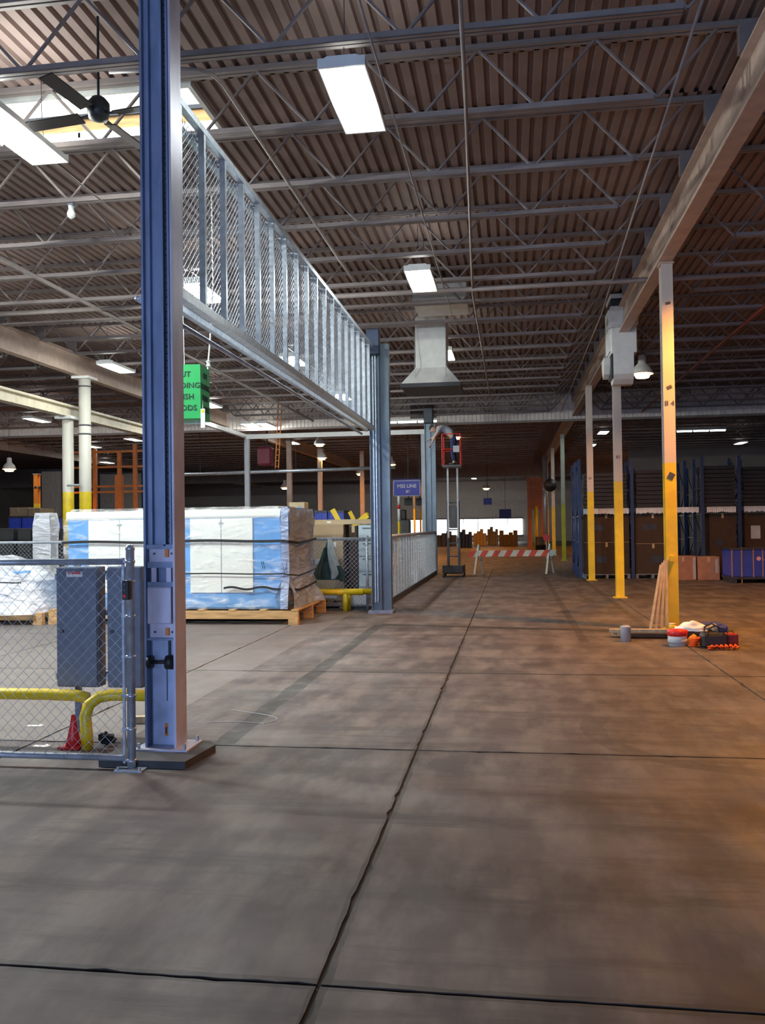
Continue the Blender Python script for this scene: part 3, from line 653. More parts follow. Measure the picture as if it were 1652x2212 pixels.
for i in range(14): mb.obox((-3.0+random.uniform(-.03,.05),6.12+random.uniform(-.03,.03),.03+random.uniform(0,.05)),(.06,.04,.02),random.random()*3,random.random()*3,random.random()*3)
tag(mb.build('crumpled_strap', M_scrap), 'crumpled black strap on the floor right of the yellow pipe leg', 'strap')
for px, py, ww, rz, lab in ((74,1568,.13,.05,'white paper strip lying on the pale floor left of the cone'), (88,1612,.12,-.1,'white paper scrap lying on the floor joint left of the cone')):
    d = P(px, py, 1.0); k = CAMH/(CAMH-d.z); x, y = d.x*k, k
    mb = MB(); mb.obox((x,y,.002),(ww,.045,.0015),rz=rz); mb.obox((x+ww*.4,y+.01,.006),(.03,.04,.0015),ry=.3,rz=rz)
    tag(mb.build('paper_scrap', M_paper), lab, 'paper')
tag(MB().tube([(-2.5+.02*i if i < 24 else -2.02+.25*math.sin((i-24)/16*3.1)-.028*(i-24), 6.9+.05*math.sin(i*.12) if i < 24 else 6.9+.5*(i-24)/16, .003) for i in range(41)],.0025,5).build('loose_wire', M_greyend), 'thin loose wire looped on the floor behind the near gate column', 'wire')
# ================================================================== FENCED BAY: wrapped machine, pallets, boxes
def pallet(x0, x1, y0, y1, label, h=.16, nb=6, group=None, z=0, m=None, along='X'):
    m = m or M_wood; t = thing('wooden_pallet', label, 'pallet', ((x0+x1)/2, (y0+y1)/2, z), group)
    if along == 'X':       # runners along x, boards along y
        for k in range(3):
            yy = y0+.05+(y1-y0-.1)*k/2; MB().box(x0, x1, yy-.045, yy+.045, z+h*.38, z+h-.024).build('stringer', m, t)
            for j in range(3):
                xx = x0+.08+(x1-x0-.16)*j/2; MB().box(xx-.08, xx+.08, yy-.06, yy+.06, z, z+h*.38).build('block', m, t)
        for k in range(nb):
            xx = x0+.06+(x1-x0-.12)*k/(nb-1); MB().box(xx-.055, xx+.055, y0, y1, z+h-.024, z+h).build('deck_board', m, t)
    else:
        for k in range(3):
            xx = x0+.04+(x1-x0-.08)*k/2; MB().box(xx-.035, xx+.035, y0, y1, z, z+h-.024).build('stringer', m, t)
        for k in range(nb):
            yy = y0+.06+(y1-y0-.12)*k/(nb-1); MB().box(x0, x1, yy-.05, yy+.05, z+h-.024, z+h).build('deck_board', m, t)
    return t
pallet(-7.85, -3.48, 13.92, 16.1, 'long wooden skid of thick timbers under the wrapped machine', .25, 9)
def wrap_shell(mb, x0, x1, y0, y1, z0, z1, amp=.05, sag=.06, seed=0, nx=36, nz=18, ny=16, flare=.06, top=True):
    def d(p, n, k=1.0):
        q = Vector(p); a = noise.noise(q*2.1+Vector((seed,0,0)))*amp+noise.noise(q*6.0+Vector((0,seed,0)))*amp*.45
        t = max(0, 1-(q.z-z0)/(z1-z0)*4); return q+Vector(n)*(a*k+flare*t*(1+noise.noise(q*5)*.8))
    def sheet(f, nu, nv):
        vs = [f(i/nu, j/nv) for j in range(nv+1) for i in range(nu+1)]
        mb.add(vs, [(j*(nu+1)+i, j*(nu+1)+i+1, (j+1)*(nu+1)+i+1, (j+1)*(nu+1)+i) for j in range(nv) for i in range(nu)])
    def in_(z): t = (z-z0)/(z1-z0); return min(.10,(x1-x0)*.08)*max(0, t-.86)/.14
    for (yy, ny_) in ((y0, -1), (y1, 1)):
        sheet(lambda u, v: d((x0+in_(z0+(z1-z0)*v)+(x1-x0-2*in_(z0+(z1-z0)*v))*u, yy-ny_*in_(z0+(z1-z0)*v), z0+(z1-z0)*v), (0, ny_, 0), .6 if ny_ < 0 else 1), nx, nz)
    for (xx, nx_) in ((x0, -1), (x1, 1)):
        sheet(lambda u, v: d((xx-nx_*in_(z0+(z1-z0)*v), y0+in_(z0+(z1-z0)*v)+(y1-y0-2*in_(z0+(z1-z0)*v))*u, z0+(z1-z0)*v), (nx_, 0, 0), 1.2), ny, nz)
    if top: sheet(lambda u, v: d((x0+.1+(x1-x0-.2)*u, y0+.1+(y1-y0-.2)*v, z1-sag*math.sin(u*9)**2*.3), (0, 0, 1), .5), nx, ny)
    return mb
MX0, MX1, MY0, MY1, MZ0, MZ1 = -7.62, -3.74, 14.02, 15.75, .25, 1.93
mch = thing('wrapped_machine', 'large machine in blue film with white door panels, shrink-wrapped and strapped in black', 'machine', (-5.68, 14.9, .25))
MB().bbox(MX0+.04, MX1-.03, MY0+.06, MY1, MZ0, MZ1-.03, .03).build('body', M_bluefilm, mch)
for x0, x1 in ((-7.18,-6.62),(-6.61,-6.02),(-5.36,-4.82),(-4.81,-4.27)):
    p_ = MB().bbox(x0, x1, MY0+.03, MY0+.06, .52, 1.76, .006).build('door_panel', M_panel, mch)
    MB().box(x1-.03 if x0 in (-7.18,-5.36) else x0+.01, x1-.01 if x0 in (-7.18,-5.36) else x0+.03, MY0+.015, MY0+.03, 1.66, 1.70).build('latch', M_greyend, p_)
MB().bbox(MX1-.03, MX1+.0, MY0+.1, MY1-.05, .35, 1.85, .005).build('end_panel', M_greyend, mch)
MB().bbox(MX0+.02, MX1-.02, MY0+.03, MY1, MZ1-.16, MZ1-.02, .03).build('top_cover', M_panel, mch)
tag(wrap_shell(MB(), MX0, MX1-.01, MY0, MY1+.06, MZ0+.0, MZ1+.03, .03, seed=3).build('clear_wrap', M_film, mch, True), 'clear wrinkled plastic film')
mb = MB()
wrap_shell(mb, MX1-.03, MX1+.10, MY0-.02, MY1+.1, MZ0+.01, MZ1+.0, .09, seed=9, nx=4, flare=.12)
tag(mb.build('end_wrap', M_filmsh, mch, True), 'grey bunched plastic film over the end')
def strap(z, xa, xb, wob=.01, rnd=None, w_=.035):
    mb = MB(); n = 24; yy = MY0-.055
    pts = [(xa+(xb-xa)*i/n, yy, z+wob*math.sin(i*.5)) for i in range(n+1)]
    if rnd: pts += [(MX1+.10, yy+.02, z-.02), (MX1+.19, MY0+.3, z-.05), (MX1+.2, MY0+.9, z-.03), (MX1+.17, MY1, z)]
    vs = []; fs = []
    for p in pts: vs += [(p[0], p[1], p[2]-w_/2), (p[0], p[1], p[2]+w_/2)]
    k = len(pts)
    fs = [(2*i, 2*i+2, 2*i+3, 2*i+1) for i in range(k-1)]; mb.add(vs, fs)
    mb.add([(v[0], v[1]-.006, v[2]) for v in vs], fs)
    mb.build('strap', M_black, mch)
strap(1.385, MX0, MX1, .012, True, .045); strap(.84, MX0, MX1, .008, True, .022)
strap(.60, -4.75, MX1, .02, True, .035); strap(.98, -4.1, MX1-.3, .05, False, .035)
# left wrapped pile
pallet(-9.75, -7.9, 13.8, 15.1, 'wooden pallet under the heap wrapped in white plastic', .2, 7)
hp = thing('wrapped_heap', 'heap of goods draped in crumpled white plastic, left of the wrapped machine', 'wrapped goods', (-8.9, 14.4, .2))
MB().bbox(-9.55,-8.65,14.05,14.9,.2,.88,.03).build('load', M_bluefilm, hp)
MB().bbox(-8.6,-8.25,14.2,14.9,.2,.50,.03).build('side_load', M_card, hp)
vs = []; fs = []; nu, nv = 40, 14
for j in range(nv+1):
    t = j/nv
    for i in range(nu):
        a = 2*math.pi*i/nu; ex = abs(math.cos(a))**.5*math.copysign(1, math.cos(a)); ey = abs(math.sin(a))**.5*math.copysign(1, math.sin(a))
        r = .86+.30*t*t; z = 1.16-.98*t**1.3
        q = Vector((-9.0+ex*(.80*r if ex < 0 else .95*r), 14.4+ey*.72*r, max(.03, z if t > 0 else 1.18)))
        if t == 0: q = Vector((-9.0+ex*.4, 14.4+ey*.35, 1.17))
        if ex > .2: q.z -= (1-t)*.55*(ex-.2)
        n_ = noise.noise(Vector((q.x*3, q.y*3, q.z*.8)))*.2+noise.noise(Vector((q.x*9,q.y*9,q.z*3)))*.06
        q += Vector((ex, ey, .15)).normalized()*n_; q.z = max(.02, q.z); vs.append(q)
for j in range(nv):
    for i in range(nu): fs.append((j*nu+i, j*nu+(i+1) % nu, (j+1)*nu+(i+1) % nu, (j+1)*nu+i))
fs.append(tuple(range(nu)))
MB().add(vs, fs).build('plastic_sheet', M_film2, hp, True)
mb = MB(); pts = [(-10+1.95*i/12, 13.42-.1*math.sin(i/12*3.1), .78+.04*math.sin(i*.4)) for i in range(13)]
mb.tube(pts, .013, 6).build('strap', M_black, hp)
# tall translucent wrapped column of goods
t = thing('wrapped_bundle', 'narrow upright bundle wrapped in grey plastic behind the back fence', 'wrapped goods', (-10.0, 17.6, 0))
MB().bbox(-10.15,-9.8,17.45,17.75,0,1.95,.03).build('core', M_greyend, t)
wrap_shell(MB(), -10.18,-9.77,17.42,17.78,0,1.98,.05,seed=5,nx=8,nz=16,ny=8).build('plastic_wrap', M_film2, t, True)
# back fence of the bay
f = thing('back_fence', 'chain-link fence with a white top rail running behind the wrapped machine', 'fence', (-8, 16.5, 0))
MB().tube([(-16,16.5,1.36),(-2.62,16.5,1.36)], .028, 8).build('top_rail', M_galv, f, True)
MB().tube([(-16,16.5,.08),(-2.62,16.5,.08)], .022, 8).build('bottom_rail', M_galv, f, True)
for x in (-14.0,-11.2,-8.4,-5.6,-2.75): MB().lathe([(.03,0),(.03,1.42)], (x,16.5,0), 10).build('line_post', M_galv, f, True)
tag(chain(MB(), (-16,16.47,.08), (1,0,0), 13.3, 1.27, .085, .0024).build('chain_link_mesh', M_galv, f), kind='stuff')
# yellow double guard rail by the far column
for k, (y0, x0, x1, lab) in enumerate(((16.18,-3.95,-2.78,'yellow pipe guard rail standing before the back fence, nearer of two'), (16.36,-3.95,-2.64,'yellow pipe guard rail close against the back fence, farther of two'))):
    g = thing('pipe_guard', lab, 'guard rail', ((x0+x1)/2, y0, 0))
    MB().tube([(x0,y0,.36),(x1,y0,.36)], .055, 12).build('rail', M_yel, g, True)
    MB().lathe([(.05,0),(.05,.34)], (-3.12+.02*k,y0,0), 12).build('post', M_yel, g, True)
    MB().lathe([(.05,0),(.05,.34)], (x0+.1,y0,0), 12).build('post', M_yel, g, True)
# jacket hanging on the back fence
j = thing('jacket', 'dark green work jacket with grey lining hanging from the back fence rail', 'jacket', (-3.47, 16.42, 1.35))
def cloth(name, prof, y, thick, m):      # prof: list of (z, xleft, xright)
    mb = MB(); vs = []; fs = []; n = 9
    for z, a, b in prof:
        for s_ in (0, 1):
            for i in range(n):
                u = i/(n-1); x = a+(b-a)*u
                yy = y-(thick*(math.sin(math.pi*u)**.6)+.02*math.sin(u*14+z*6)) if s_ == 0 else y+.004
                vs.append((x, yy, z))
    r = 2*n
    for k in range(len(prof)-1):
        for s_ in (0, 1):
            for i in range(n-1): fs.append((k*r+s_*n+i, k*r+s_*n+i+1, (k+1)*r+s_*n+i+1, (k+1)*r+s_*n+i))
        for i in (0, n-1): fs.append((k*r+i, k*r+n+i, (k+1)*r+n+i, (k+1)*r+i))
    mb.add(vs, fs).build(name, m, j, True)
M_jkt = mat('dark_green_cloth', (.03,.06,.055), .9, var=.3, bump=.3)
M_lin = mat('grey_lining', (.42,.45,.43), .85, var=.15, bump=.2)
cloth('back_shell', [(1.35,-3.50,-3.42),(1.15,-3.58,-3.38),(.9,-3.68,-3.28),(.7,-3.74,-3.2),(.58,-3.72,-3.16)], 16.44, .05, M_jkt)
cloth('lining', [(1.36,-3.49,-3.41),(1.15,-3.51,-3.36),(.9,-3.49,-3.28),(.72,-3.46,-3.22),(.60,-3.44,-3.34)], 16.41, .07, M_lin)
cloth('sleeve', [(1.2,-3.57,-3.50),(.95,-3.66,-3.55),(.7,-3.78,-3.62),(.60,-3.74,-3.62)], 16.40, .05, M_jkt)
cloth('sleeve', [(.85,-3.33,-3.24),(.70,-3.30,-3.16),(.55,-3.27,-3.17)], 16.39, .05, M_jkt)
# boxes behind the back fence
def carton(x0, x1, y0, y1, z0, z1, label, m=None, name='cardboard_box', prints=(), tape=True, group=None):
    m = m or M_card; t = thing(name, label, 'box', ((x0+x1)/2, (y0+y1)/2, z0), group)
    MB().bbox(x0,x1,y0,y1,z0,z1,.008).build('carton', m, t)
    if tape: MB().box((x0+x1)/2-.03,(x0+x1)/2+.03,y0-.003,y0+.001,z1-min(.14,(z1-z0)*.5),z1-.004).build('tape', M_cardl, t)
    MB().box(x0+.004,x1-.004,y0-.004,y0+.001,z1-.012,z1-.004).build('flap_edge', M_cardl, t)
    for (a, b, c, d, mm) in prints:
        MB().box(x0+(x1-x0)*a, x0+(x1-x0)*b, y0-.004, y0, z0+(z1-z0)*c, z0+(z1-z0)*d).build('printed_patch', mm, t)
    return t
MB_base = pallet(-4.75,-3.2,16.8,17.9,'wooden pallet under the brown boxes behind the back fence',.14,6)
carton(-4.7,-3.28,16.85,17.85,.14,.80,'wide brown box on the pallet behind the back fence, lower of two',prints=((.7,.9,.08,.28,M_paper),))
carton(-4.7,-3.28,16.85,17.85,.80,1.44,'wide brown box with blue print, stacked on the lower brown box',prints=((.30,.52,.55,.72,M_bluefilm),(.60,.82,.10,.25,M_paper),(.78,.9,.62,.78,M_paper)))
carton(-4.75,-2.72,17.0,17.9,1.64,1.74,'long flat tan box lying across the top of the box stacks',M_cardl,prints=((.55,.59,.3,.7,M_paper),))
carton(-4.75,-3.28,16.9,17.85,1.44,1.64,'shallow brown box under the long flat tan box')
carton(-4.42,-4.1,17.05,17.4,1.74,2.10,'small tan box with white labels standing on the flat box',M_cardl,prints=((.1,.3,.1,.25,M_paper),(.6,.85,.1,.25,M_paper),(.55,.8,.5,.75,M_bluefilm)))
carton(-3.19,-3.02,17.0,17.6,0,1.62,'tall dark brown carton standing between boxes and drawer cabinet',M_card_d)
t = thing('drawer_cabinet', 'pale blue drawer cabinet standing behind the fence beside the double column', 'cabinet', (-2.8, 17.3, 0))
MB().bbox(-3.01,-2.64,17.03,17.6,0,1.63,.008).build('body', M_drawer, t)
for k in range(5):
    z = .10+k*.305; d = MB().bbox(-3.0,-2.65,17.0,17.03,z,z+.27,.005).build('drawer', M_drawer, t); MB().box(-2.92,-2.74,16.985,17.0,z+.235,z+.25).build('pull', M_darkgrey, d)
t = thing('white_bin', 'low white container standing behind the yellow guard rails', 'container', (-2.9,16.7,0))
MB().bbox(-3.15,-2.7,16.58,16.78,.05,.30,.02).build('bin', M_white, t)
MB().box(-3.15,-2.7,16.56,16.8,0,.05).build('skid', M_darkgrey, t)
# ================================================================== OVER THE BAY: fan, hanging green sign, sensor
FX, FY, FZ = -3.66, 7.42, 5.42
t = thing('ceiling_fan', 'dark industrial ceiling fan with broad blades in front of the skylight', 'fan', (FX, FY, FZ))
MB().lathe([(.03,-.10),(.085,-.08),(.10,-.02),(.10,.06),(.06,.11),(.02,.13)], (FX,FY,FZ), 18).build('motor', M_black, t, True)
MB().cyl((FX,FY,FZ+.12),(FX,FY,ZD-.02),.012,8).build('down_rod', M_black, t)
M_blade = mat('dark_brown_blade', (.035,.025,.022), .5)
for a in (82, 172, 262, 352):
    a = math.radians(a); c_, s_ = math.cos(a), math.sin(a)
    MB().bar((FX+.08*c_,FY+.08*s_,FZ-.04),(FX+.22*c_,FY+.22*s_,FZ-.05),.03,.012).build('blade_iron', M_black, t)
    MB().obox((FX+.46*c_,FY+.46*s_,FZ-.05),(.56,.13,.012),rx=.22,rz=a).build('blade', M_blade, t)
t = thing('sensor_lamp', 'small round white sensor lamp fixed under a roof joist behind the skylight', 'sensor', (-5.3, 10.0, 5.5))
MB().lathe([(.01,-.07),(.045,-.04),(.05,0),(.03,.05),(.035,.09),(.01,.10)], (-5.3,10.0,5.5), 14).build('globe', M_white, t, True)
MB().box(-5.335,-5.265,9.97,10.03,5.59,5.63).build('clip', M_galv, t)
gs = thing('hanging_sign', 'bright green box sign with black lettering hanging beside the near gate column', 'sign', (-3.86, 10.0, 2.9))
ea, eb, ec = (-4.09, 9.94), (-3.665, 10.0), (-3.70, 10.42)
ed = (-4.12, 10.36)
MB().prism([ea, eb, ec, ed], 2.92, 3.57, 'Z').build('sign_box', M_green, gs)
r1 = math.atan2(eb[1]-ea[1], eb[0]-ea[0]); r2 = math.atan2(ec[1]-eb[1], ec[0]-eb[0])
for k, wd in enumerate(('OUT', 'LOADING', 'FINISH', 'GOODS')):
    z = 3.45-k*.135
    cx, cy_ = (ea[0]+eb[0])/2, (ea[1]+eb[1])/2; nx_, ny_ = math.sin(r1), -math.cos(r1)
    text('lettering', wd, .095, M_ink, gs, (cx+nx_*.003, cy_+ny_*.003, z), (math.pi/2,0,r1), bold=.001, sx=1.0)
    cx, cy_ = (eb[0]+ec[0])/2, (eb[1]+ec[1])/2; nx_, ny_ = math.sin(r2), -math.cos(r2)
    text('lettering', wd, .10, M_ink, gs, (cx+nx_*.003, cy_+ny_*.003, z), (math.pi/2,0,r2), bold=.001, sx=.88)
MB().tube([(-4.06,10.1,2.88),(-3.72,10.16,2.88)], .012, 6).build('bottom_bar', M_white, gs)
for x, y in ((-4.0,10.11),(-3.78,10.15)): MB().cyl((x,y,2.88),(x,y,2.92),.006,5).build('bar_hook', M_white, gs)
MB().tube([(-3.70,10.36,3.57),(-3.66,10.34,3.9),(-3.58,10.25,4.6),(-3.5,10.0,5.62)], .01, 6).build('cord', M_white, gs)
MB().cyl((-3.9,10.1,3.57),(-3.9,10.0,5.62),.004,5).build('cord', M_white, gs)
MB().lathe([(.0,.0),(.03,.01),(.02,.05),(.035,.07),(.0,.09)], (-3.69,10.36,3.60), 8).build('knot', M_white, gs)
tg = MB().bbox(-3.655,-3.60,9.97,9.982,2.80,3.03,.004).build('hanging_tag', M_paper, gs)
MB().box(-3.645,-3.61,9.966,9.97,2.985,3.02).build('tag_mark', M_yel, tg)
MB().cyl((-3.628,9.976,3.03),(-3.67,10.08,3.15),.003,4).build('tag_string', M_white, gs)
# ================================================================== AISLE: exhaust hood, air unit
t = thing('exhaust_hood', 'pale square exhaust duct flaring into a dark-rimmed hood above the aisle', 'exhaust hood', (-1.58, 18.1, 4.36))
MB().bbox(-1.90,-1.27,17.8,18.42,4.84,ZD,.01).build('duct', M_duct, t)
vs = [(-1.905,17.795,4.84),(-1.265,17.795,4.84),(-1.265,18.425,4.84),(-1.905,18.425,4.84),(-2.17,17.5,4.48),(-.98,17.5,4.48),(-.98,18.72,4.48),(-2.17,18.72,4.48)]
MB().add(vs, [(0,1,5,4),(1,2,6,5),(2,3,7,6),(3,0,4,7)]).build('hood', M_duct, t)
MB().box(-2.175,-.975,17.495,17.52,4.40,4.48).box(-2.175,-.975,18.70,18.725,4.40,4.48).box(-2.175,-2.15,17.52,18.70,4.40,4.48).box(-1.0,-.975,17.52,18.70,4.40,4.48).build('rim', M_black, t)
MB().box(-2.15,-1.0,17.52,18.70,4.40,4.415).build('grille', M_black, t)
MB().box(-1.91,-1.26,17.785,18.43,4.835,4.85).build('seam', M_duct, t)
for x in (-1.9,-1.27): MB().cyl((x,17.6,4.6),(x,17.75,ZB+.05),.006,5).build('guy_wire', M_galv, t)
u = thing('air_unit', 'white ceiling air unit with curved discharge scoops hanging before a yellow column', 'air unit', (2.33, 18.4, 4.5))
MB().bbox(2.06,2.57,18.15,18.9,5.05,5.62,.015).build('cabinet', M_duct, u)
MB().bbox(2.05,2.60,18.12,18.92,5.62,6.0,.01).build('upper_case', M_duct, u)
MB().box(2.07,2.58,18.14,18.9,6.0,6.16).build('vent_opening', M_black, u)
MB().bbox(2.05,2.60,18.12,18.92,6.16,6.25,.01).build('top_flange', M_duct, u)
MB().box(2.02,2.06,18.25,18.85,5.1,5.95).build('side_louvre', M_duct, u)
for k in range(8): MB().obox((2.03,18.3+k*.07,5.25),(.02,.008,.36),rz=.5).build('louvre_blade', M_galv, u)
prof = [(18.12,5.05)]+[(18.12+.62*math.sin(a), 5.05-.55+.55*math.cos(a)-.0) for a in [math.pi/2*i/8 for i in range(1, 9)]]
arc = [(18.15,5.05),(18.15,4.62),(18.22,4.52),(18.35,4.44),(18.6,4.44),(18.8,4.6),(18.88,4.8),(18.9,5.05)]
MB().prism(arc, 2.10, 2.50, 'X').build('discharge_scoop', M_duct, u)
MB().prism([(18.4,5.0),(18.4,4.85),(18.5,4.68),(18.7,4.6),(18.88,4.8),(18.9,5.0)], 1.94, 2.06, 'X').build('side_scoop', M_duct, u)
MB().box(2.062,2.098,18.2,18.8,4.55,5.04).build('damper_gap', M_black, u)
for x in (2.12,2.53): MB().cyl((x,18.5,6.25),(x,18.5,ZD),.008,5).build('hanger_rod', M_galv, u)
# ================================================================== clutter at the foot of the near yellow column
mbp = []
for k, (px0, px1) in enumerate(((1400,1424),(1410,1428),(1420,1432),(1430,1437))):
    a = Vector((1.95+.085*k, 13.02+.03*k, .02)); b_ = Vector((2.175+.026*k, 13.36, .97+.03*k))
    t = MB().bar(a, b_, .036, .02).build('plank', M_wood2)
    tag(t, 'narrow wooden plank leaning against the near yellow column', 'plank', 'planks leaning on the column')
for k in range(4):
    y = 12.45+.10*k; z = .05 if k < 3 else .095
    tag(MB().obox((1.98, y if k < 3 else 12.55, z),(1.0+.1*k,.09,.045),rz=.004*(k-1)).build('lumber', M_wood2 if k else M_card_d), ('dark board lying at the front of the low lumber pile by the yellow column', 'pale length of lumber lying flat in the low pile by the yellow column', 'pale length of lumber lying flat in the low pile by the yellow column', 'longest pale board lying on top of the low lumber pile')[k], 'lumber', 'lumber pile')
t = thing('paint_can', 'grey metal can standing at the end of the lumber pile', 'can', (1.50,12.15,0)); MB().lathe([(.07,0),(.07,.19),(.074,.20),(.06,.205)],(1.50,12.15,0),14).build('can', M_greyend, t, True); MB().tube([(1.43,12.15,.17),(1.46,12.12,.22),(1.54,12.12,.22),(1.57,12.15,.17)],.004,5).build('bail', M_galv, t)
t = thing('yellow_cup', 'small yellow cup standing on the lumber by the yellow column', 'cup', (2.24,12.9,0)); MB().lathe([(.035,0),(.05,.15),(.046,.15),(.03,.01)],(2.24,12.9,0),12).build('cup', M_yel, t, True); MB().lathe([(.051,.145),(.051,.16),(.0,.16)],(2.24,12.9,0),12).build('lid', M_white, t, True)
t = thing('plastic_tub', 'white and red tub standing in front of the lumber pile', 'tub', (2.10,11.75,0))
MB().lathe([(.105,0),(.12,.10),(.125,.20),(.11,.20),(.10,.02)],(2.10,11.75,0),16).build('tub', M_white, t, True); MB().lathe([(.127,.13),(.128,.205),(.0,.21)],(2.10,11.75,0),16).build('lid', M_red, t, True)
MB().lathe([(.119,.03),(.123,.09)],(2.10,11.75,0),16).build('label_band', M_greyend, t, True)
def lump(name, label, cat, c, r, m, seed, n=16, k=8, amp=.25, group=None):
    vs = []; fs = []
    for j in range(k+1):
        ph = math.pi/2*j/k
        for i in range(n):
            a = 2*math.pi*i/n; d = Vector((math.cos(a)*math.cos(ph), math.sin(a)*math.cos(ph), math.sin(ph)))
            s_ = 1+amp*noise.noise(d*2.5+Vector((seed,seed*.7,0))); vs.append((c[0]+d.x*r[0]*s_, c[1]+d.y*r[1]*s_, c[2]+d.z*r[2]*s_))
    for j in range(k):
        for i in range(n): fs.append((j*n+i, j*n+(i+1) % n, (j+1)*n+(i+1) % n, (j+1)*n+i))
    fs.append(tuple(reversed(range(n))))
    return tag(MB().add(vs, fs).build(name, m, None, True), label, cat, group)
t = thing('toolbox', 'low wooden tool tray under the white cloth', 'tray', (2.42,12.15,0)); MB().box(2.16,2.68,11.95,12.35,0,.02).build('bottom', M_card_d, t)
for a in ((2.16,2.68,11.95,11.97),(2.16,2.68,12.33,12.35),(2.16,2.18,11.97,12.33),(2.66,2.68,11.97,12.33)): MB().box(*a,.02,.16).build('side', M_card_d, t)
lump('white_cloth', 'crumpled white cloth lying on the wooden tool tray', 'cloth', (2.36,12.1,.155), (.22,.16,.10), M_paper, 2, amp=.5)
carton(2.595,2.655,12.0,12.2,.16,.24,'small pale box on the tray beside the white cloth',M_cardl,name='small_box',tape=False)
t = thing('storage_lid', 'dark blue plastic lid lying on the floor behind the yellow column', 'lid', (2.78,13.3,0)); MB().bbox(2.48,3.06,13.15,13.55,0,.10,.03).build('lid', M_bluebin, t); MB().bbox(2.55,2.98,13.2,13.5,.10,.12,.01).build('ridge', M_bluebin, t)
tb = thing('tool_bag', 'black open tool bag standing on the floor by the yellow column', 'bag', (2.52,11.6,0))
MB().bbox(2.36,2.68,11.5,11.72,0,.18,.03).build('bag', M_black, tb)
for y in (11.5,11.72): MB().tube([(2.42,y,.16),(2.44,y,.25),(2.52,y,.29),(2.60,y,.25),(2.62,y,.16)],.011,6).build('handle', M_black, tb)
for x in (2.40,2.56,2.63): MB().cyl((x,11.6,.14),(x+.01,11.62,.27),.014,6,r2=.008).build('tool_grip', M_darkgrey, tb)
t = thing('red_case', 'dark red case standing behind the black tool bag', 'case', (2.76,11.75,0)); MB().bbox(2.68,2.84,11.68,11.85,0,.16,.015).build('case', mat('dark_red', (.35,.02,.02), .5), t); MB().tube([(2.72,11.76,.155),(2.73,11.76,.19),(2.79,11.76,.19),(2.80,11.76,.155)],.007,6).build('handle', M_black, t)
M_cord = mat('orange_cord', (.9,.10,.01), .5)
pts = [(2.40+.36*i/60+.02*math.sin(i*1.9), 11.36+.05*math.sin(i*1.3)+.04*i/60, .012+.012*(i % 5)) for i in range(61)]
tag(MB().tube(pts,.011,6).build('extension_cord', M_cord, None, True), 'bright orange extension cord heaped in front of the black tool bag', 'cord')
pts = [(2.26+.05*math.cos(i*.8)+.001*i, 11.62+.05*math.sin(i*.8), .012+.0022*i) for i in range(50)]
tag(MB().tube(pts,.009,6).build('extension_cord', M_cord, None, True), 'small coil of orange cord between the tub and the tool bag', 'cord')
lump('orange_pouch', 'small orange and yellow pouch lying beside the coil of cord', 'pouch', (2.31,11.8,0), (.08,.07,.13), mat('amber_cloth', (.75,.38,.03), .7), 8)
# ================================================================== RACKS on the right
def rack(xs, y0, y1, ztop, beams, label, m=M_rack):
    t = thing('pallet_rack', label, 'rack', (xs[0], y0, 0))
    for x in xs:
        for y in (y0, y1): MB().box(x-.045, x+.045, y-.04, y+.04, 0, ztop).build('upright', m, t)
        z = .3; k = 0
        while z < ztop-.3:
            MB().bar((x,y0,z),(x,y1,z),.035).build('brace', m, t); MB().bar((x,y0 if k % 2 else y1,z),(x,y1 if k % 2 else y0,min(z+.75,ztop-.1)),.035).build('brace', m, t); z += .75; k += 1
    for z in beams:
        for y in (y0, y1):
            for a, b in zip(xs[:-1], xs[1:]): MB().box(a+.045, b-.045, y-.025, y+.025, z-.11, z).build('beam', m, t)
    return t
RX = [1.95, 3.42, 5.35, 6.35, 8.4]
rack(RX, 25.75, 26.85, 3.45, (2.0,), 'blue pallet rack loaded with brown cartons below and black crates above')
rack([2.0, 3.6, 5.35, 7.0, 8.6], 28.2, 29.3, 3.5, (2.0,), 'blue pallet rack standing behind the loaded rack')
rack([2.25, 4.2, 6.2], 31.2, 32.3, 3.5, (2.0,), 'blue pallet rack third from the aisle floor, behind the other two')
def black_stack(x0, x1, y0, y1, z0, z1, n, label, group=None, x=None):
    t = thing('crate_stack', label, 'crates', ((x0+x1)/2, (y0+y1)/2, z0), group); hh = (z1-z0)/n
    for k in range(n):
        j = random.uniform(-.012,.012); MB().bbox(x0+j,x1+j,y0,y1,z0+k*hh,z0+(k+1)*hh-.012,.01).build('crate', M_black, t)
        MB().box(x0+j-.008,x1+j+.008,y0-.008,y1+.008,z0+(k+1)*hh-.035,z0+(k+1)*hh-.014).build('rim', M_rim, t)
mp_white = mat('dull_white_wood', (.22,.22,.25), .7)
def load(x0, x1, y0, zb, lab): pallet(x0, x1, y0, y0+1.0, lab, .13, 5, z=zb, m=mp_white, along='Y')
load(2.05,3.35,25.8,0,'grey wooden pallet on the floor under the first rack bay by the aisle')
load(3.5,4.45,25.8,0,'grey wooden pallet on the floor under the second rack bay')
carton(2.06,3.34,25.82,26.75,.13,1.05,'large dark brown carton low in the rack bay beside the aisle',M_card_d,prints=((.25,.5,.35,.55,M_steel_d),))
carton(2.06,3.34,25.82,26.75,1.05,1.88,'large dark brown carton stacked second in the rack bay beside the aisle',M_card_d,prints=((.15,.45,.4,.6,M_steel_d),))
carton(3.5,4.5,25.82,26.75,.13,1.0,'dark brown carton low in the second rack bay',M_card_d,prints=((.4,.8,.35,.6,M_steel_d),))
carton(3.5,4.5,25.82,26.75,1.0,1.86,'dark brown carton stacked high in the second rack bay',M_card_d,prints=((.2,.6,.45,.65,M_steel_d),(.8,1.0,.1,.25,M_paper)))
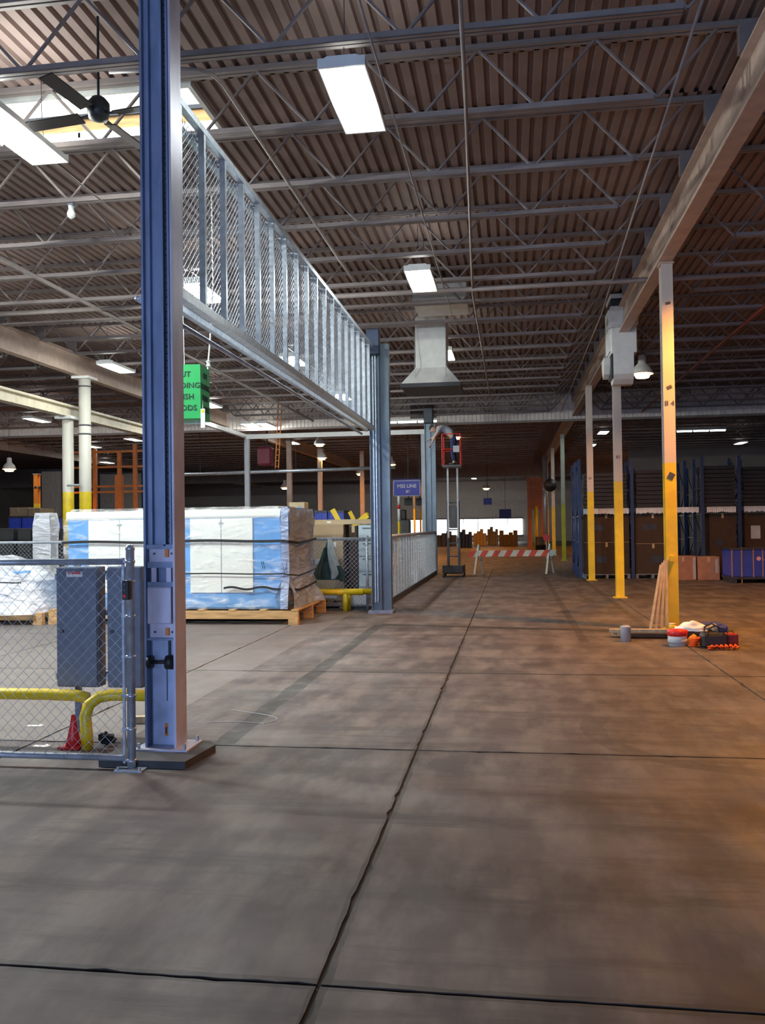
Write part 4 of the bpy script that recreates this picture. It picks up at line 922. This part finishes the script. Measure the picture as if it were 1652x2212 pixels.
carton(5.55,6.28,25.85,26.7,.0,1.84,'tall dark carton in the narrow rack bay behind the brown floor boxes',M_card_d,prints=((.2,.5,.5,.6,M_steel_d),))
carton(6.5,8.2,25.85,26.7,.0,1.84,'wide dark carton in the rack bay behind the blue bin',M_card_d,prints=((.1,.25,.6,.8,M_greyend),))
for x0, x1, lab in ((1.99,3.38,'first'),(3.46,5.30,'second'),(5.4,6.3,'third'),(6.4,8.36,'fourth')):
    t = thing('shelf_liner', 'bluish white plastic sheet over the shelf edge, %s rack bay from the aisle' % lab, 'plastic sheet', ((x0+x1)/2,25.7,1.9))
    mb = MB(); n = 40; vs = []; fs = []
    for i in range(n+1):
        x = x0+.06+(x1-x0-.12)*i/n; y = 25.695-.012*math.sin(i*2.1); zt = 2.01; zb = 1.87-.03*noise.noise(Vector((x*4,0,0)))-.02*(i % 3 == 0)
        vs += [(x,25.85,zt+.012),(x,y,zt+.006),(x,y-.01,zb)]
    for i in range(n):
        for k in (0,1): fs.append((3*i+k,3*i+3+k,3*i+4+k,3*i+1+k))
    mb.add(vs, fs).build('sheet', mat('bluish_sheet', (.52,.58,.72), .35, var=.1), t, True)
black_stack(2.1,3.3,25.85,26.75,2.025,3.05,9,'stack of black crates on the shelf of the rack bay beside the aisle')
black_stack(3.55,4.7,25.85,26.75,2.025,3.12,9,'stack of black crates on the second rack bay, just left of the yellow column')
black_stack(5.42,6.28,25.85,26.75,2.025,3.2,10,'tall stack of black crates on the narrow rack bay')
black_stack(6.5,7.6,25.85,26.75,2.025,3.15,10,'stack of black crates on the rack bay above the blue bin')
# wrapped pallets shining at the aisle end of the racks
for k, y in enumerate((28.25, 31.25)):
    t = thing('wrapped_pallet_load', ('shiny film-wrapped load in the second rack row, at the aisle end','shiny film-wrapped load in the third rack row, at the aisle end')[k], 'wrapped goods', (2.8,y+.5,0))
    MB().bbox(2.12+.2*k,3.5,y+.05,y+.98,0,1.8,.03).build('load', M_darkgrey, t); wrap_shell(MB(),2.09+.2*k,3.53,y+.02,y+1.0,0,1.82,.03,seed=k+20,nx=10,nz=12,ny=10,flare=0).build('film', M_film, t, True)
# floor boxes and blue bin before the rack
carton(4.30,4.98,24.9,25.5,.0,.66,'squat reddish brown box on the floor beside the yellow column',mat('red_cardboard',(.40,.20,.13),.7),prints=((.88,.99,.05,.95,M_greyend),))
carton(5.02,5.60,24.9,25.5,.0,.64,'squat reddish brown box on the floor beside the blue bin',mat('red_cardboard',(.40,.20,.13),.7),prints=((.80,.92,.3,.9,M_greyend),))
b = thing('blue_bin', 'dark blue bulk bin with orange edge posts and a round logo at the right', 'bin', (6.4,24.0,0))
MB().bbox(5.62,7.5,23.65,24.7,.16,.86,.02).build('bin_body', M_bluebin, b)
for x in (5.62,5.86,6.15,6.38,6.62,6.9,7.2,7.48): MB().box(x-.012,x+.012,23.635,23.65,.12 if x != 5.86 else 0,.86 if x != 5.86 else .92).build('rib', mat('dull_orange',(.45,.22,.12),.6), b)
MB().box(5.6,7.52,23.63,24.72,.10,.16).build('base_rail', M_steel_d, b); MB().box(5.6,7.52,23.63,24.72,.86,.90).build('top_rim', M_steel_d, b)
for x in (5.68,6.55,7.42): MB().box(x-.06,x+.06,23.66,24.68,0,.10).build('foot', M_steel_d, b)
MB().cyl((6.28,23.64,.63),(6.28,23.63,.63),.055,12).build('logo_disc', mat('logo_pink',(.75,.35,.35),.6), b)
text('lettering','LOS',.13,mat('faded_white',(.5,.48,.6),.6),b,(6.36,23.632,.63),align='LEFT')
# ================================================================== MAST LIFT AND WORKER
LX, LY = -1.80, 27.3
t = thing('mast_lift', 'black-based mast lift with red basket standing by the end of the low fence', 'lift', (LX, LY, 0))
MB().bbox(LX-.33,LX+.33,LY-.45,LY+.45,.10,.36,.03).build('base', M_black, t)
for x in (-.30,.30):
    for y in (-.36,.36): MB().cyl((LX+x-.03,LY+y,.09),(LX+x+.03,LY+y,.09),.09,14).build('wheel', M_darkgrey, t, True)
for x in (-.17,.17): MB().box(LX+x-.035,LX+x+.035,LY-.06,LY+.06,.36,2.35).build('mast_rail', M_steel_d, t)
for x in (-.15,.15): MB().box(LX+x-.028,LX+x+.028,LY-.12,LY-.06,1.2,3.45).build('inner_mast', M_greyend, t)
for k in range(5): MB().box(LX-.17,LX+.17,LY-.05,LY+.05,.6+k*.42,.64+k*.42).build('mast_tie', M_steel_d, t)
MB().bbox(LX-.12,LX+.12,LY-.10,LY+.02,1.5,2.2,.02).build('motor_box', M_darkgrey, t)
MB().box(LX-.30,LX+.28,LY-.38,LY+.38,3.40,3.46).build('basket_floor', M_darkgrey, t)
for x in (-.29,.27):
    for y in (-.37,.37): MB().cyl((LX+x,LY+y,3.46),(LX+x,LY+y,4.42),.016,8).build('basket_post', M_red, t)
for z in (3.95,4.42):
    for a, b_ in (((-.29,-.37),(.27,-.37)),((-.29,.37),(.27,.37)),((.27,-.37),(.27,.37)),((-.29,-.37),(-.29,.37))):
        MB().cyl((LX+a[0],LY+a[1],z),(LX+b_[0],LY+b_[1],z),.014,6).build('basket_rail', M_red, t)
MB().box(LX+.05,LX+.24,LY-.4,LY-.36,3.85,4.05).build('control_panel', M_greyend, t)
# worker bending over the left rail towards the post top
wk = thing('person', 'person in grey shirt and blue jeans leaning out of the red lift basket', 'person', (LX, LY, 3.46))
def skin(name, verts, edges, radii, m, parent, root=0, sub=2):
    me = bpy.data.meshes.new(name); off = OFF[parent.name]; me.from_pydata([tuple(Vector(v)-off) for v in verts], edges, []); me.update()
    o = link(name, me, parent); md = o.modifiers.new('skin', 'SKIN'); md.use_smooth_shade = True
    for i, r in enumerate(radii):
        sv = me.skin_vertices[0].data[i]; sv.radius = (r, r) if not isinstance(r, tuple) else r; sv.use_root = (i == root)
    sd = o.modifiers.new('sub', 'SUBSURF'); sd.levels = sub; sd.render_levels = sub
    me.materials.append(m); return o
wx, wy = LX+.06, LY+.02
# one continuous body: legs, trunk, arms, neck
bv = [(wx,wy,4.36),(wx-.01,wy-.10,4.28),(wx-.05,wy-.11,3.90),(wx+.0,wy-.11,3.55),(wx-.10,wy-.11,3.50),
      (wx-.01,wy+.10,4.28),(wx-.04,wy+.11,3.90),(wx+.02,wy+.11,3.55),(wx-.08,wy+.11,3.50),
      (wx-.14,wy,4.52),(wx-.30,wy,4.63),(wx-.44,wy,4.66),(wx-.56,wy,4.65),
      (wx-.44,wy-.19,4.62),(wx-.58,wy-.22,4.38),(wx-.70,wy-.16,4.16),
      (wx-.44,wy+.19,4.62),(wx-.60,wy+.24,4.42),(wx-.76,wy+.26,4.34)]
be = [(0,1),(1,2),(2,3),(3,4),(0,5),(5,6),(6,7),(7,8),(0,9),(9,10),(10,11),(11,12),(11,13),(13,14),(14,15),(11,16),(16,17),(17,18)]
br = [.14,.085,.062,.045,.04,.085,.062,.045,.04,.13,.15,.13,.055,.062,.046,.03,.062,.046,.03]
skin('body', bv, be, br, M_skin, wk)
skin('jeans', [bv[0],bv[1],bv[2],(wx+.0,wy-.11,3.58),bv[5],bv[6],(wx+.02,wy+.11,3.58),(wx-.08,wy,4.45)], [(0,1),(1,2),(2,3),(0,4),(4,5),(5,6),(0,7)], [.155,.10,.076,.062,.10,.076,.062,.145], M_jeans, wk)
skin('shirt', [(wx-.06,wy,4.43),bv[9],bv[10],bv[11],bv[13],(wx-.52,wy-.21,4.48),bv[16],(wx-.53,wy+.22,4.50)], [(0,1),(1,2),(2,3),(3,4),(4,5),(3,6),(6,7)], [.15,.147,.168,.148,.08,.062,.08,.062], M_shirt, wk)
for yy in (-.11,.11): MB().bbox(wx-.17,wx+.06,wy+yy-.05,wy+yy+.05,3.462,3.55,.03).build('boot', M_black, wk, True)
hd = MB(); hc = Vector((wx-.66,wy-.01,4.63)); n = 18; k = 12; vs = []; fs = []
for jx in range(k+1):
    ph = math.pi*jx/k
    for i in range(n):
        a = 2*math.pi*i/n; d = Vector((math.sin(ph)*math.cos(a), math.sin(ph)*math.sin(a), math.cos(ph)))
        q = Vector((d.x*.098, d.y*.078, d.z*.12))
        if d.z < -.2: q.x *= .85; q.y *= .8                       # jaw
        if d.x < -.9 and abs(d.z+.1) < .2: q.x -= .022            # nose
        if d.x < -.75 and .02 < d.z < .25 and .15 < abs(d.y) < .55: q.x += .012   # eye sockets
        vs.append(q)
for jx in range(k):
    for i in range(n): fs.append((jx*n+i, jx*n+(i+1) % n, (jx+1)*n+(i+1) % n, (jx+1)*n+i))
mrot = Matrix.Translation(hc) @ Matrix.Rotation(-.9,4,'Y')
head = MB().add([mrot @ v for v in vs], fs).build('head', M_skin, wk, True)
MB().add([mrot @ (Vector((v.x*1.08+.006, v.y*1.1, v.z*1.07+.008))) for v in vs[:n*6]], [f_ for f_ in fs if max(f_) < n*6]).build('hair', M_hair, head, True)
for s_ in (-1, 1):
    MB().lathe([(.0,-.012),(.011,0),(.0,.012)], tuple(mrot @ Vector((-.088, s_*.03, .015))), 8).build('eye', M_white, head, True)
    MB().lathe([(.0,-.028),(.016,0),(.0,.028)], tuple(mrot @ Vector((.0, s_*.078, .0))), 8).build('ear', M_skin, head, True)
MB().obox(tuple(mrot @ Vector((-.088,0,-.055))), (.012,.045,.010), ry=-.9).build('mouth', mat('lips',(.4,.18,.15),.6), head)
for (c_, dr) in (((wx-.70,wy-.16,4.16), Vector((-.55,.15,-.8))), ((wx-.76,wy+.26,4.34), Vector((-.9,.1,-.35)))):
    c_ = Vector(c_); dr.normalize(); side = dr.cross(Vector((0,0,1))).normalized()
    vsx = [c_, c_+dr*.05]; ed = [(0,1)]; ra = [.028,.036]
    for q, ln in ((-.030,.055),(-.010,.065),(.010,.062),(.030,.048)):
        b0 = len(vsx); vsx += [c_+dr*.085+side*q, c_+dr*(.085+ln*.5)+side*q*1.1+Vector((0,0,-.01)), c_+dr*(.08+ln)+side*q*1.1+Vector((0,0,-.035))]; ed += [(1,b0),(b0,b0+1),(b0+1,b0+2)]; ra += [.011,.009,.008]
    b0 = len(vsx); vsx += [c_+dr*.03+side*.045, c_+dr*.075+side*.062]; ed += [(0,b0),(b0,b0+1)]; ra += [.012,.009]
    skin('hand', vsx, ed, ra, M_skin, wk, sub=1)
# ================================================================== BARRICADE
b = thing('barricade', 'red and white striped barricade board on white A-frame legs across the aisle', 'barricade', (0.05, 28.6, 0))
M_bw = mat('barricade_white', (.55,.60,.52), .6); M_br = mat('barricade_red', (.55,.06,.03), .5)
for x in (-1.08, 1.2):
    for s_ in (-1, 1):
        MB().bar((x+.0, 28.6, .95), (x+s_*.13, 28.6+s_*.30, 0), .06, .03).build('leg', M_bw, b)
    MB().bar((x-.07,28.45,.45),(x+.07,28.75,.45),.04,.02).build('leg_tie', M_bw, b)
xa, xb, z0, z1 = -1.45, 1.30, .56, .76; n = 14; st = (xb-xa)/n
for i in range(n):
    a = xa+i*st; sl = .12
    pl = [(a,z0),(a+st,z0),(min(a+st+sl,xb+sl),z1),(a+sl,z1)]
    MB().prism(pl, 28.50, 28.52, 'Y').build('stripe', M_br if i % 2 == 0 else M_bw, b)
MB().box(xa+.1,xb+.1,28.52,28.54,z0+.02,z1-.02).build('board', M_bw, b)
# ================================================================== BACKGROUND, seen past the fences and down the hall
def at(px, py, Y): return P(px, py, Y)
# white overhead rail on grey posts behind the bay
a = at(530, 943, 30.0); zr = 4.86
t = thing('overhead_rail', 'white overhead rail frame on grey posts behind the wrapped machine', 'rail', (a.x, 30, 0))
MB().box(a.x, -2.9, 29.94, 30.06, zr-.10, zr+.06).build('cross_rail', M_white, t)
MB().bar((a.x, 30, zr), (a.x, 22.0, zr+.0), .11, .13).build('side_rail', M_white, t)
for px in (535,):
    q = at(px, 1100, 30.0); MB().box(q.x-.08, q.x+.08, 29.92, 30.08, 0, zr-.1).build('post', M_greyend, t)
MB().box(-3.05,-2.92,29.92,30.08,0,zr-.1).build('post', M_greyend, t)
for px, Y, lab in ((626, 36, 'grey steel column behind the wrapped machine, second past the overhead rail'), (692, 42, 'grey brown steel column behind the tan boxes'), (783, 44, 'brown steel column behind the yellow machines')):
    q = at(px, 1100, Y); hcol('steel_column', lab, None, q.x, Y, M_girder, .2)
q = at(692, 1016, 34)
t = thing('pipe_run', 'grey horizontal pipe run hanging across the hall behind the boxes', 'pipe', (q.x, 34, q.z)); MB().tube([(q.x-6,34,q.z-.05),(q.x+3,34,q.z+.05)],.07,8).build('pipe', M_galv, t, True)
for dx in (-5,-1,2.6): MB().cyl((q.x+dx,34,q.z),(q.x+dx,34,ZD),.012,5).build('hanger', M_steel_d, t)
# orange ladder-like hoist and maroon hoist drum
q = at(598, 1012, 30.5); q2 = at(607, 962, 30.5)
t = thing('hoist_ladder', 'orange ladder frame hanging under the roof beyond the white rail', 'ladder', tuple(q))
for dx in (-.06,.06): MB().bar((q.x+dx,30.5,q.z),(q2.x+dx,30.5,ZD),.03).build('side_rail', M_orange, t)
for k in range(7):
    z = q.z+.08+k*.2; f_ = (z-q.z)/(ZD-q.z); MB().bar((q.x+(q2.x-q.x)*f_-.06,30.5,z),(q.x+(q2.x-q.x)*f_+.06,30.5,z),.02).build('rung', M_orange, t)
q = at(577, 985, 34.8)
t = thing('hoist_drum', 'dark maroon hoist hanging beside the orange ladder frame', 'hoist', tuple(q)); MB().bbox(q.x-.35,q.x+.25,34.5,35.1,q.z-.4,q.z+.35,.08).build('drum_case', mat('maroon',(.16,.02,.04),.5), t); MB().cyl((q.x,34.8,q.z+.3),(q.x,34.8,ZD),.03,6).build('hanger', M_steel_d, t)
# blue containers and yellow machines behind the boxes
def bin_(px0, px1, py0, py1, Y, label, m=M_bluebin, name='blue_container'):
    a, c = at(px0, py0, Y), at(px1, py1, Y); t = thing(name, label, 'container', ((a.x+c.x)/2, Y+.5, 0))
    MB().bbox(a.x,c.x,Y,Y+1.1,.12,a.z,.02).build('body', m, t); MB().box(a.x-.02,c.x+.02,Y-.02,Y+1.12,a.z-.06,a.z).build('rim', M_steel_d, t)
    for x in (a.x+.05,(a.x+c.x)/2,c.x-.05): MB().box(x-.03,x+.03,Y-.02,Y+1.1,0,.12).build('foot', M_steel_d, t)
    n = max(2, int((c.x-a.x)/.35))
    for k in range(n+1): MB().box(a.x+(c.x-a.x)*k/n-.015,a.x+(c.x-a.x)*k/n+.015,Y-.015,Y,.14,a.z-.06).build('rib', m, t)
bin_(681,706,1103,1165,24,'tall dark blue container behind the tan boxes, left of the brown column'); bin_(710,742,1103,1165,24,'tall dark blue container behind the tan boxes, right of the brown column')
def machine(px, py, Y, label, s=1.0, m=M_yel):
    q = at(px, py, Y); t = thing('yellow_machine', label, 'machine', (q.x, Y, 0)); x = q.x; z = q.z
    MB().bbox(x-.4*s,x+.4*s,Y-.3,Y+.3,0,.5*z,.04).build('base', M_darkgrey, t)
    MB().bbox(x-.22*s,x+.22*s,Y-.2,Y+.2,.5*z,z*.8,.05).build('column_body', m, t)
    MB().bar((x-.1*s,Y,z*.75),(x-.45*s,Y-.05,z*1.05),.14*s).build('arm', m, t); MB().bar((x+.05*s,Y,z*.78),(x+.6*s,Y-.1,z*.97),.16*s).build('arm', m, t)
    MB().cyl((x+.6*s,Y-.1,z*.97),(x+.62*s,Y-.15,z*.75),.06*s,8).build('tool_head', M_darkgrey, t)
machine(752,1108,22,'yellow robot arm machine behind the flat tan box, nearer the boxes',.9); machine(783,1112,24,'yellow robot arm machine close beside the double column',.8)
# left background: orange frames, blue bins, crates
q = at(80, 1060, 30); c_ = hcol('steel_column', 'orange-lit steel column with yellow base left of the round columns', None, q.x, 30, two_tone('column_paint_orange_lit', (.85,.55,.02), (.75,.22,.03), 2.6), .16, 3.7)  # sodium glow on the upper shaft put into its colour as orange
MB().lathe([(.12,0),(.12,.08)],(q.x,30,3.15),10).build('dark_band', M_black, c_)
q0 = at(205, 1000, 33); q1 = at(258, 1000, 33); q2 = at(292, 1000, 33)
t = thing('orange_rack', 'tall orange steel frame rack behind the round columns', 'rack', (q1.x, 33, 0))
for q, zt in ((q0, at(205,970,33).z), (q1, at(258,975,33).z), (q2, at(292,960,33).z)):
    MB().box(q.x-.07,q.x+.07,32.93,33.07,0,zt).build('upright', M_rackorange, t)
MB().box(q1.x-.13,q1.x+.13,32.85,33.1,0,at(258,1027,33).z).build('outer_post', M_rackorange, t)
for py in (975,1008,1050,1062): z = at(250,py,33).z; MB().box(q0.x-1.2,q2.x+.8,32.97,33.03,z-.05,z+.03).build('beam', M_rackorange, t)
for px0, px1, Y, lab in ((20,45,26,'dark blue container left of the orange column'),(49,73,26,'dark blue container close to the orange column'),(88,100,26,'narrow dark blue container right of the orange column')): bin_(px0,px1,1115,1165,Y,lab)
carton(at(10,1120,27).x,at(48,1120,27).x,27.3,28.2,0,at(20,1096,27).z,'brown carton behind the dark blue containers at the left'); carton(at(50,1120,27).x,at(76,1120,27).x,27.3,28.2,0,at(60,1098,27).z,'reddish carton behind the dark blue containers by the orange column')
for k, (px0, px1) in enumerate(((-40,31),(35,69),(73,103))):
    a, c = at(px0,1141,18.2), at(px1,1141,18.2); black_stack(a.x+.03,c.x-.03,18.2,19.0,0,a.z,6,('stack of black crates behind the back fence, farthest from the bundle','stack of black crates behind the back fence, middle of three','stack of black crates behind the back fence, next to the orange-marked cartons')[k])
for k, z in enumerate((0,.5,1.0)):
    a, c = at(108,1150,19.4), at(120,1150,19.4); carton(a.x,c.x,19.2,19.7,z,z+.5,('orange carton at the bottom of the small stack behind the back fence','orange carton in the middle of the small stack behind the back fence','orange carton on top of the small stack behind the back fence')[k],mat('orange_card',(.6,.2,.06),.6),tape=False)
for px0, px1, py0, py1, Y, lab in ((88,136,1018,1080,40,'greenish grey hanging strip curtain left of the round columns'),(214,308,1024,1086,44,'grey hanging strip curtain behind the orange rack')):
    a, c = at(px0,py0,Y), at(px1,py1,Y); t = thing('strip_curtain', lab, 'curtain', ((a.x+c.x)/2,Y,0)); n = 9
    for k in range(n):
        x = a.x+(c.x-a.x)*k/n; MB().box(x,x+(c.x-a.x)/n*1.05,Y+.02*(k % 2),Y+.02*(k % 2)+.012,.1,a.z).build('strip', mat('grey_vinyl',(.24,.23,.22),.5), t)
    MB().box(a.x-.1,c.x+.1,Y-.03,Y+.06,a.z-.02,a.z+.08).build('rail', M_steel_d, t)
    for x in (a.x,c.x): MB().box(x-.05,x+.05,Y-.03,Y+.07,0,a.z).build('post', M_steel_d, t)
# blue line sign and orange board beyond the low fence
SY_ = 36.0
a, c = at(849,1036,SY_), at(908,1071,SY_)
t = thing('line_sign', 'blue rectangular sign reading MSS LINE hanging beyond the low fence', 'sign', ((a.x+c.x)/2,SY_,c.z))
MB().box(a.x,c.x,SY_,SY_+.03,c.z,a.z).build('panel', M_signblue, t)
for b4 in ((a.x,c.x,a.z-.07,a.z-.045),(a.x,c.x,c.z,c.z+.02),(a.x,a.x+.025,c.z,a.z-.05),(c.x-.03,c.x-.005,c.z,a.z-.05)): MB().box(b4[0],b4[1],SY_-.006,SY_,b4[2],b4[3]).build('border', M_signwhite, t)
text('lettering','MSS LINE',.20,M_signwhite,t,((a.x+c.x)/2,SY_-.006,(a.z+c.z)/2+.06),bold=.006)
text('lettering','#1',.17,M_signwhite,t,((a.x+c.x)/2+.05,SY_-.006,(a.z+c.z)/2-.15),bold=.004)
for x in (a.x+.1,c.x-.1): MB().cyl((x,SY_+.015,a.z),(x,SY_+.015,ZD),.008,5).build('hanger', M_steel_d, t)
a, c = at(909,1048,38), at(923,1074,38)
t = thing('orange_board', 'small orange lit board hanging beside the blue line sign', 'sign', ((a.x+c.x)/2,38,c.z)); MB().box(a.x,c.x,38,38.04,c.z,a.z).build('panel', mat('orange_board',(.8,.28,.05),.5,emit=(1,.35,.08),strength=.5), t); MB().cyl(((a.x+c.x)/2,38.02,a.z),((a.x+c.x)/2,38.02,ZD),.008,5).build('hanger', M_steel_d, t)
for px0, px1, lab in ((873,890,'black hanging monitor left of its twin below the blue sign'),(898,915,'black hanging monitor right of its twin below the blue sign')):
    a, c = at(px0,1076,37), at(px1,1092,37); t = thing('monitor', lab, 'monitor', ((a.x+c.x)/2,37,c.z)); MB().bbox(a.x,c.x,37,37.08,c.z,a.z,.01).build('screen', M_black, t); MB().cyl(((a.x+c.x)/2,37.1,a.z-.05),((a.x+c.x)/2,37.1,ZD),.02,6).build('hanger', M_steel_d, t)
for px, Y, lab in ((861,31,'thin pole with white, red and yellow bands behind the low fence'),):
    q = at(px,1072,Y); t = thing('banded_pole', lab, 'pole', (q.x,Y,0))
    for z0_, z1_, m_ in ((0,1.75,M_yel),(1.75,2.2,M_white),(2.2,2.35,M_red),(2.35,q.z,M_white)): MB().cyl((q.x,Y,z0_),(q.x,Y,z1_),.05,10).build('band', m_, t, True)
for px, Y in ((895,50),(908,54)):
    q = at(px,1118,Y); t = thing('bollard_post', 'thin yellow post before the far windows behind the low fence', 'post', (q.x,Y,0), 'yellow posts behind the low fence'); MB().cyl((q.x,Y,0),(q.x,Y,q.z+.5),.06,8).build('post', M_yel, t, True); MB().cyl((q.x,Y,q.z+.5),(q.x,Y,q.z+1.6),.05,8).build('pole', M_white, t, True)
q = at(872,1112,34); t = thing('dark_machine', 'dark machine head standing behind the low fence below the monitors', 'machine', (q.x,34,0)); MB().bbox(q.x-.25,q.x+.25,33.8,34.3,0,q.z-.2,.04).build('cabinet', M_darkgrey, t); MB().bbox(q.x-.12,q.x+.1,33.85,34.2,q.z-.2,q.z+.2,.04).build('head', M_black, t); MB().box(q.x-.5,q.x+.6,33.7,34.4,.75,.8).build('table', M_steel_d, t)
# far end: pallets and boxes against the bright windows, silver column, orange frame
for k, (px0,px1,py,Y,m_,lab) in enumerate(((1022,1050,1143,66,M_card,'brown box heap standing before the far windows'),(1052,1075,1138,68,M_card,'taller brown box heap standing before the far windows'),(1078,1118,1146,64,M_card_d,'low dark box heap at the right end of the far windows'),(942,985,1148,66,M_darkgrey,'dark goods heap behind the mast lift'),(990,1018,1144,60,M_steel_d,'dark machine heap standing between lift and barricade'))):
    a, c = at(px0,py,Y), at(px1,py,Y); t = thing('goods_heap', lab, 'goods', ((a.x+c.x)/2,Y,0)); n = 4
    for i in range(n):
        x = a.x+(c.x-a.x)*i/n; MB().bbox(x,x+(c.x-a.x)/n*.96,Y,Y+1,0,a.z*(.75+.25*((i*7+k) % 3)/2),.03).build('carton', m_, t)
q = at(1178,1120,50); t = thing('silver_column', 'bright silver column wrapped in metal beside the orange frame', 'column', (q.x,50,0)); MB().cyl((q.x,50,0),(q.x,50,5.46),.13,14).build('shaft', M_galv, t, True); MB().box(q.x-.2,q.x+.2,49.8,50.2,0,.05).build('base_plate', M_galv, t)
a, c = at(1142,1032,56), at(1172,1100,56); t = thing('orange_gantry', 'orange steel gantry frame beside the aisle far down the hall', 'frame', ((a.x+c.x)/2,56,0))
for x in (a.x,(a.x+c.x)/2,c.x): MB().box(x-.12,x+.12,55.9,56.1,0,a.z).build('post', M_rackorange, t)
MB().box(a.x-.15,c.x+.15,55.85,56.15,a.z-.25,a.z).build('header', M_rackorange, t); MB().box(a.x,c.x,55.95,56.05,c.z,a.z-.25).build('panel', M_rackorange, t)
for px, Y, lab in ((1157,52,'bright yellow bollard standing before the orange gantry'),(1146,58,'short yellow bollard behind the bright one')):
    q = at(px,1095,Y); t = thing('bollard', lab, 'bollard', (q.x,Y,0)); MB().cyl((q.x,Y,0),(q.x,Y,q.z),.10,12).build('post', M_yel, t, True); MB().cyl((q.x,Y,q.z),(q.x,Y,q.z+.05),.10,12,r2=.04).build('cap', M_yel, t, True)
q = at(1188,1048,44); t = thing('wall_fan', 'round black drum fan mounted on the far aisle column', 'fan', tuple(q)); MB().cyl((q.x,44.2,q.z),(q.x,43.9,q.z),.32,18).build('drum', M_black, t, True); MB().cyl((q.x,43.9,q.z),(q.x,43.88,q.z),.06,10).build('hub', M_darkgrey, t); MB().bar((q.x,44.1,q.z),(2.2,45.25,q.z),.06).build('bracket', M_steel_d, t)
a, c = at(1112,1112,70), at(1128,1128,70)
for px0,px1,py0,py1,Y,lab in ((1078,1104,1100,1119,70,'small blue sign hanging above the far windows'),(1044,1062,1076,1090,58,'small dark blue box sign hanging far down the aisle')):
    a, c = at(px0,py0,Y), at(px1,py1,Y); t = thing('far_sign', lab, 'sign', ((a.x+c.x)/2,Y,c.z)); MB().box(a.x,c.x,Y,Y+.05,c.z,a.z).build('panel', M_bluebin if Y > 65 else M_signblue, t); MB().cyl(((a.x+c.x)/2,Y+.02,a.z),((a.x+c.x)/2,Y+.02,ZD),.015,5).build('hanger', M_steel_d, t)
q = at(1168,1165,48); t = thing('waste_drum', 'dark drum standing beside the far aisle columns', 'drum', (q.x,48,0)); MB().lathe([(.3,0),(.3,.45),(.32,.46),(.3,.48),(.3,.88),(.27,.9)],(q.x,48,0),16).build('drum', M_black, t, True)
q = at(1180,1166,40); t = thing('red_stop_sign', 'small red round sign on a post by the green-tinted column', 'sign', (q.x,40,0)); MB().cyl((q.x,40,0),(q.x,40,1.05),.025,6).build('post', M_greyend, t); MB().cyl((q.x,39.98,.98),(q.x,39.95,.98),.16,8).build('disc', M_red, t)
a, c = at(845,918,31.5), at(985,905,31.5)
q = at(912,893,31.6); tag(MB().bbox(q.x-.45,q.x+.4,31.6,31.9,5.42,6.0,.02).build('vent_louvre', M_darkwall), 'dark square vent box set against the corrugated curtain', 'vent')
